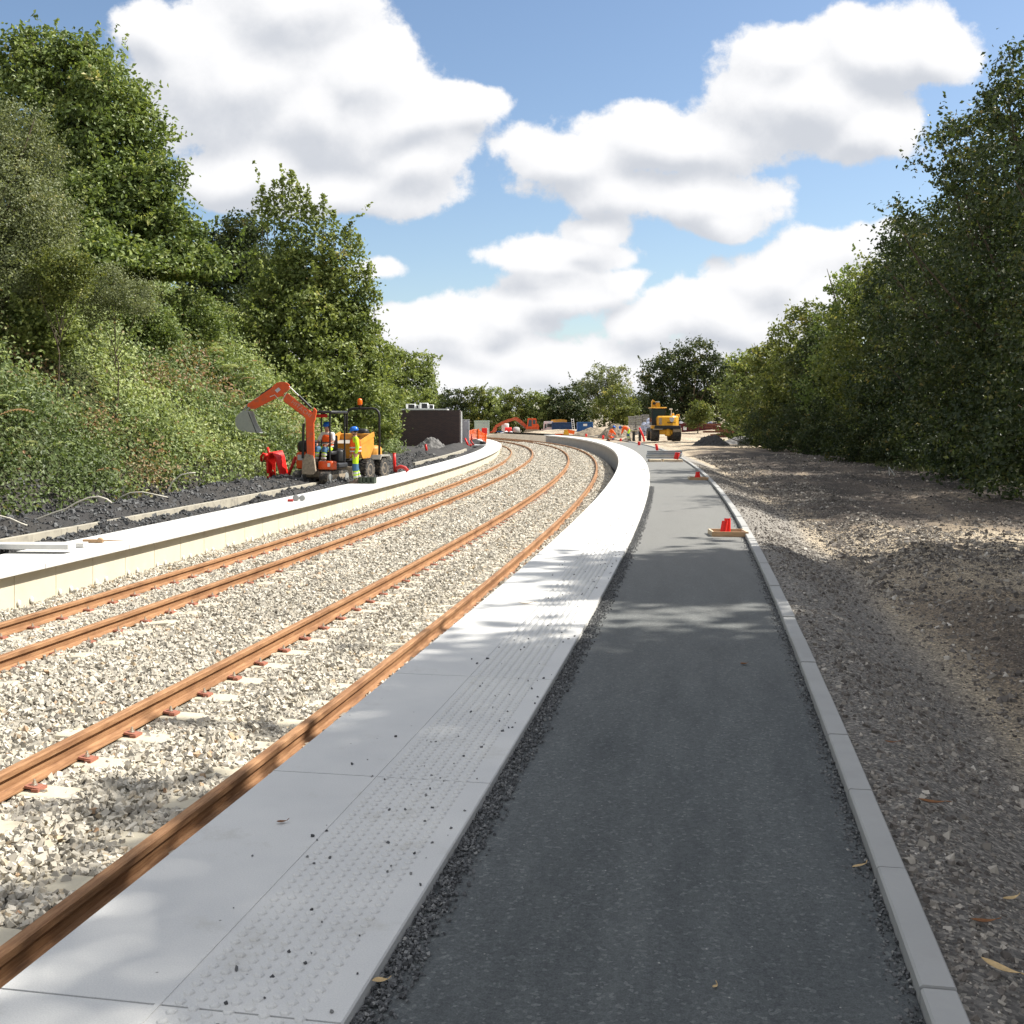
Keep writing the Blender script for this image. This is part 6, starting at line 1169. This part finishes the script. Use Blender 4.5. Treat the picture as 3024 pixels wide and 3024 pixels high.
# concrete pieces by the heaps
def cbox(name, px0, px1, py0, py1, Yd, dep, label, m='concrete_grey'):
    p, w, h = bx(px0, px1, py0, py1, Yd, dep); b = MB(); b.rbox((0, dep / 2, h / 2), (w, dep, h), .02); o = b.build(name, M[m]); p.z = zat(p.x, Yd) - .02; o.location = p; return tag(o, label, name.replace('_', ' '))
cbox('concrete_beam', 2181, 2298, 1297, 1316, 80, .5, 'long grey concrete beam lying in front of the grey gravel heap'); o = cbox('concrete_block', 2238, 2255, 1289, 1298, 81.5, .4, 'small white block on top of the gravel behind the long concrete beam', 'concrete_white'); o.location.z += .42
p, w, h = bx(2296, 2332, 1297, 1315, 79.5, .5); b = MB(); b.prism([(-w/2, 0), (w/2, 0), (w/2, h), (w/2 - .35, h), (w/2 - .35, .14), (-w/2, .14)], 0, .6); o = b.build('concrete_channel', M['concrete_white']); p.z = zat(p.x, 79.5) - .02; o.location = p; tag(o, 'white L-shaped concrete channel right of the long concrete beam', 'concrete channel')
for i in range(14):
    p = at(2084 + 108 * RNG.uniform(), 1280, 104 + RNG.uniform(-1, 1)); b = MB(); b.box((0, 0, 0), (random.uniform(1.6, 3.0), .22, .16)); o = b.build('rusty_girder', M['rustpile']); o.location = (min(max(p.x, at(2118, 0, 104).x), at(2172, 0, 104).x), p.y, zat(p.x, 104) + .1 + .13 * (i % 9)); o.rotation_euler = (0, random.uniform(-.05, .05), random.uniform(-.12, .12)); tag(o, 'dark rusty girder in the pile between the maroon skip and the shrubs', 'girder', 'rusty girders piled right of the maroon skip')
# sticks and leaves
def onright(px, py):
    for _ in range(1):
        Yd = 1.95 * F / (py - HOR)
    for _ in range(6): p = at(px, py, Yd); z = zat(p.x, Yd); Yd = (EYE - z) * F / (py - HOR)
    return Vector((p.x, Yd, z))
p = onright(2606, 1404); b = MB(); b.tube([(0, 0, 0), (-.02, 0, .29)], .012, 5); b.tube([(-.02, 0, .29), (.2, .03, .0)], .02, 5); o = b.build('broken_stick', M['white']); o.location = p; tag(o, 'broken white stick standing folded in the dark dirt before the tree row', 'stick')
p = onright(2935, 1440); b = MB(); b.tube([(-.45, 0, .03), (.12, .1, .26)], .012, 5); b.tube([(0, 0, 0), (.28, .1, .52)], .008, 5); o = b.build('dry_stick', M['cable']); o.location = p; tag(o, 'pair of crossed pale dry sticks at the grass verge near the right edge', 'stick')
def flat_leaf(px, py, z, L_, w_, rz, m, label, curl=.25):
    Yd = (EYE - z) * F / (py - HOR); p = at(px, py, Yd); b = MB(); n = 8; vs = []
    for i in range(n + 1):
        t = i / n; ww = w_ * math.sin(PI * (t ** .8)) + .0015; zc = curl * L_ * (t - .5) ** 2 * 2; vs += [(L_ * (t - .5), -ww / 2, zc + .25 * ww), (L_ * (t - .5), 0, zc), (L_ * (t - .5), ww / 2, zc + .25 * ww)]
    b.add(vs, [(3*i + j, 3*i + j + 1, 3*i + j + 4, 3*i + j + 3) for i in range(n) for j in (0, 1)]); b.tube([(L_ * .5, 0, curl * L_ * .5), (L_ * .72, .01, .01)], .0018, 4)
    o = b.build('fallen_leaf', M[m], None, 'full'); o.location = (p.x, Yd, z + .006); o.rotation_euler = (0, 0, rz); return tag(o, label, 'leaf')
flat_leaf(832, 2432, 0, .045, .02, .3, 'brownleaf', 'curled dark brown leaf on the plain part of the near pale slabs'); flat_leaf(1552, 1785, 0, .16, .022, .12, 'tanleaf', 'long thin tan leaf lying in sun-dappled shade on the pale slabs')
flat_leaf(2197, 1964, -.035, .06, .035, .4, 'brownleaf', 'single brown leaf in the middle of the shaded tarmac'); flat_leaf(2537, 2562, -.035, .075, .016, .5, 'tanleaf', 'cream sliver of leaf on the tarmac beside the kerb', .1)
flat_leaf(2112, 2920, -.035, .025, .012, .8, 'tanleaf', 'tiny pale leaf fragment on the tarmac at the bottom edge'); flat_leaf(1122, 2905, -.02, .05, .03, .2, 'leaf_dead' if 0 else 'tanleaf', 'yellowish leaf caught at the slab edge near the bottom')
for (px, py, L_, rz, m, lb) in ((2752, 2375, .12, -.3, 'brownleaf', 'long brown leaf on the gravel shoulder beside the kerb'), (2632, 2196, .07, -.2, 'brownleaf', 'dark brown leaf on the gravel, farthest up the slope'), (2905, 2728, .09, 0, 'brownleaf', 'dull brown leaf on the gravel near the right edge'), (2955, 2870, .13, -.9, 'tanleaf', 'orange-tan curled leaf in the lower right corner'), (2985, 2660, .08, .4, 'tanleaf', 'grey-tan crumpled leaf at the right edge of the gravel')):
    p = onright(px, py); o = flat_leaf(px, py, p.z + .02, L_, L_ * .28, rz, m, lb);
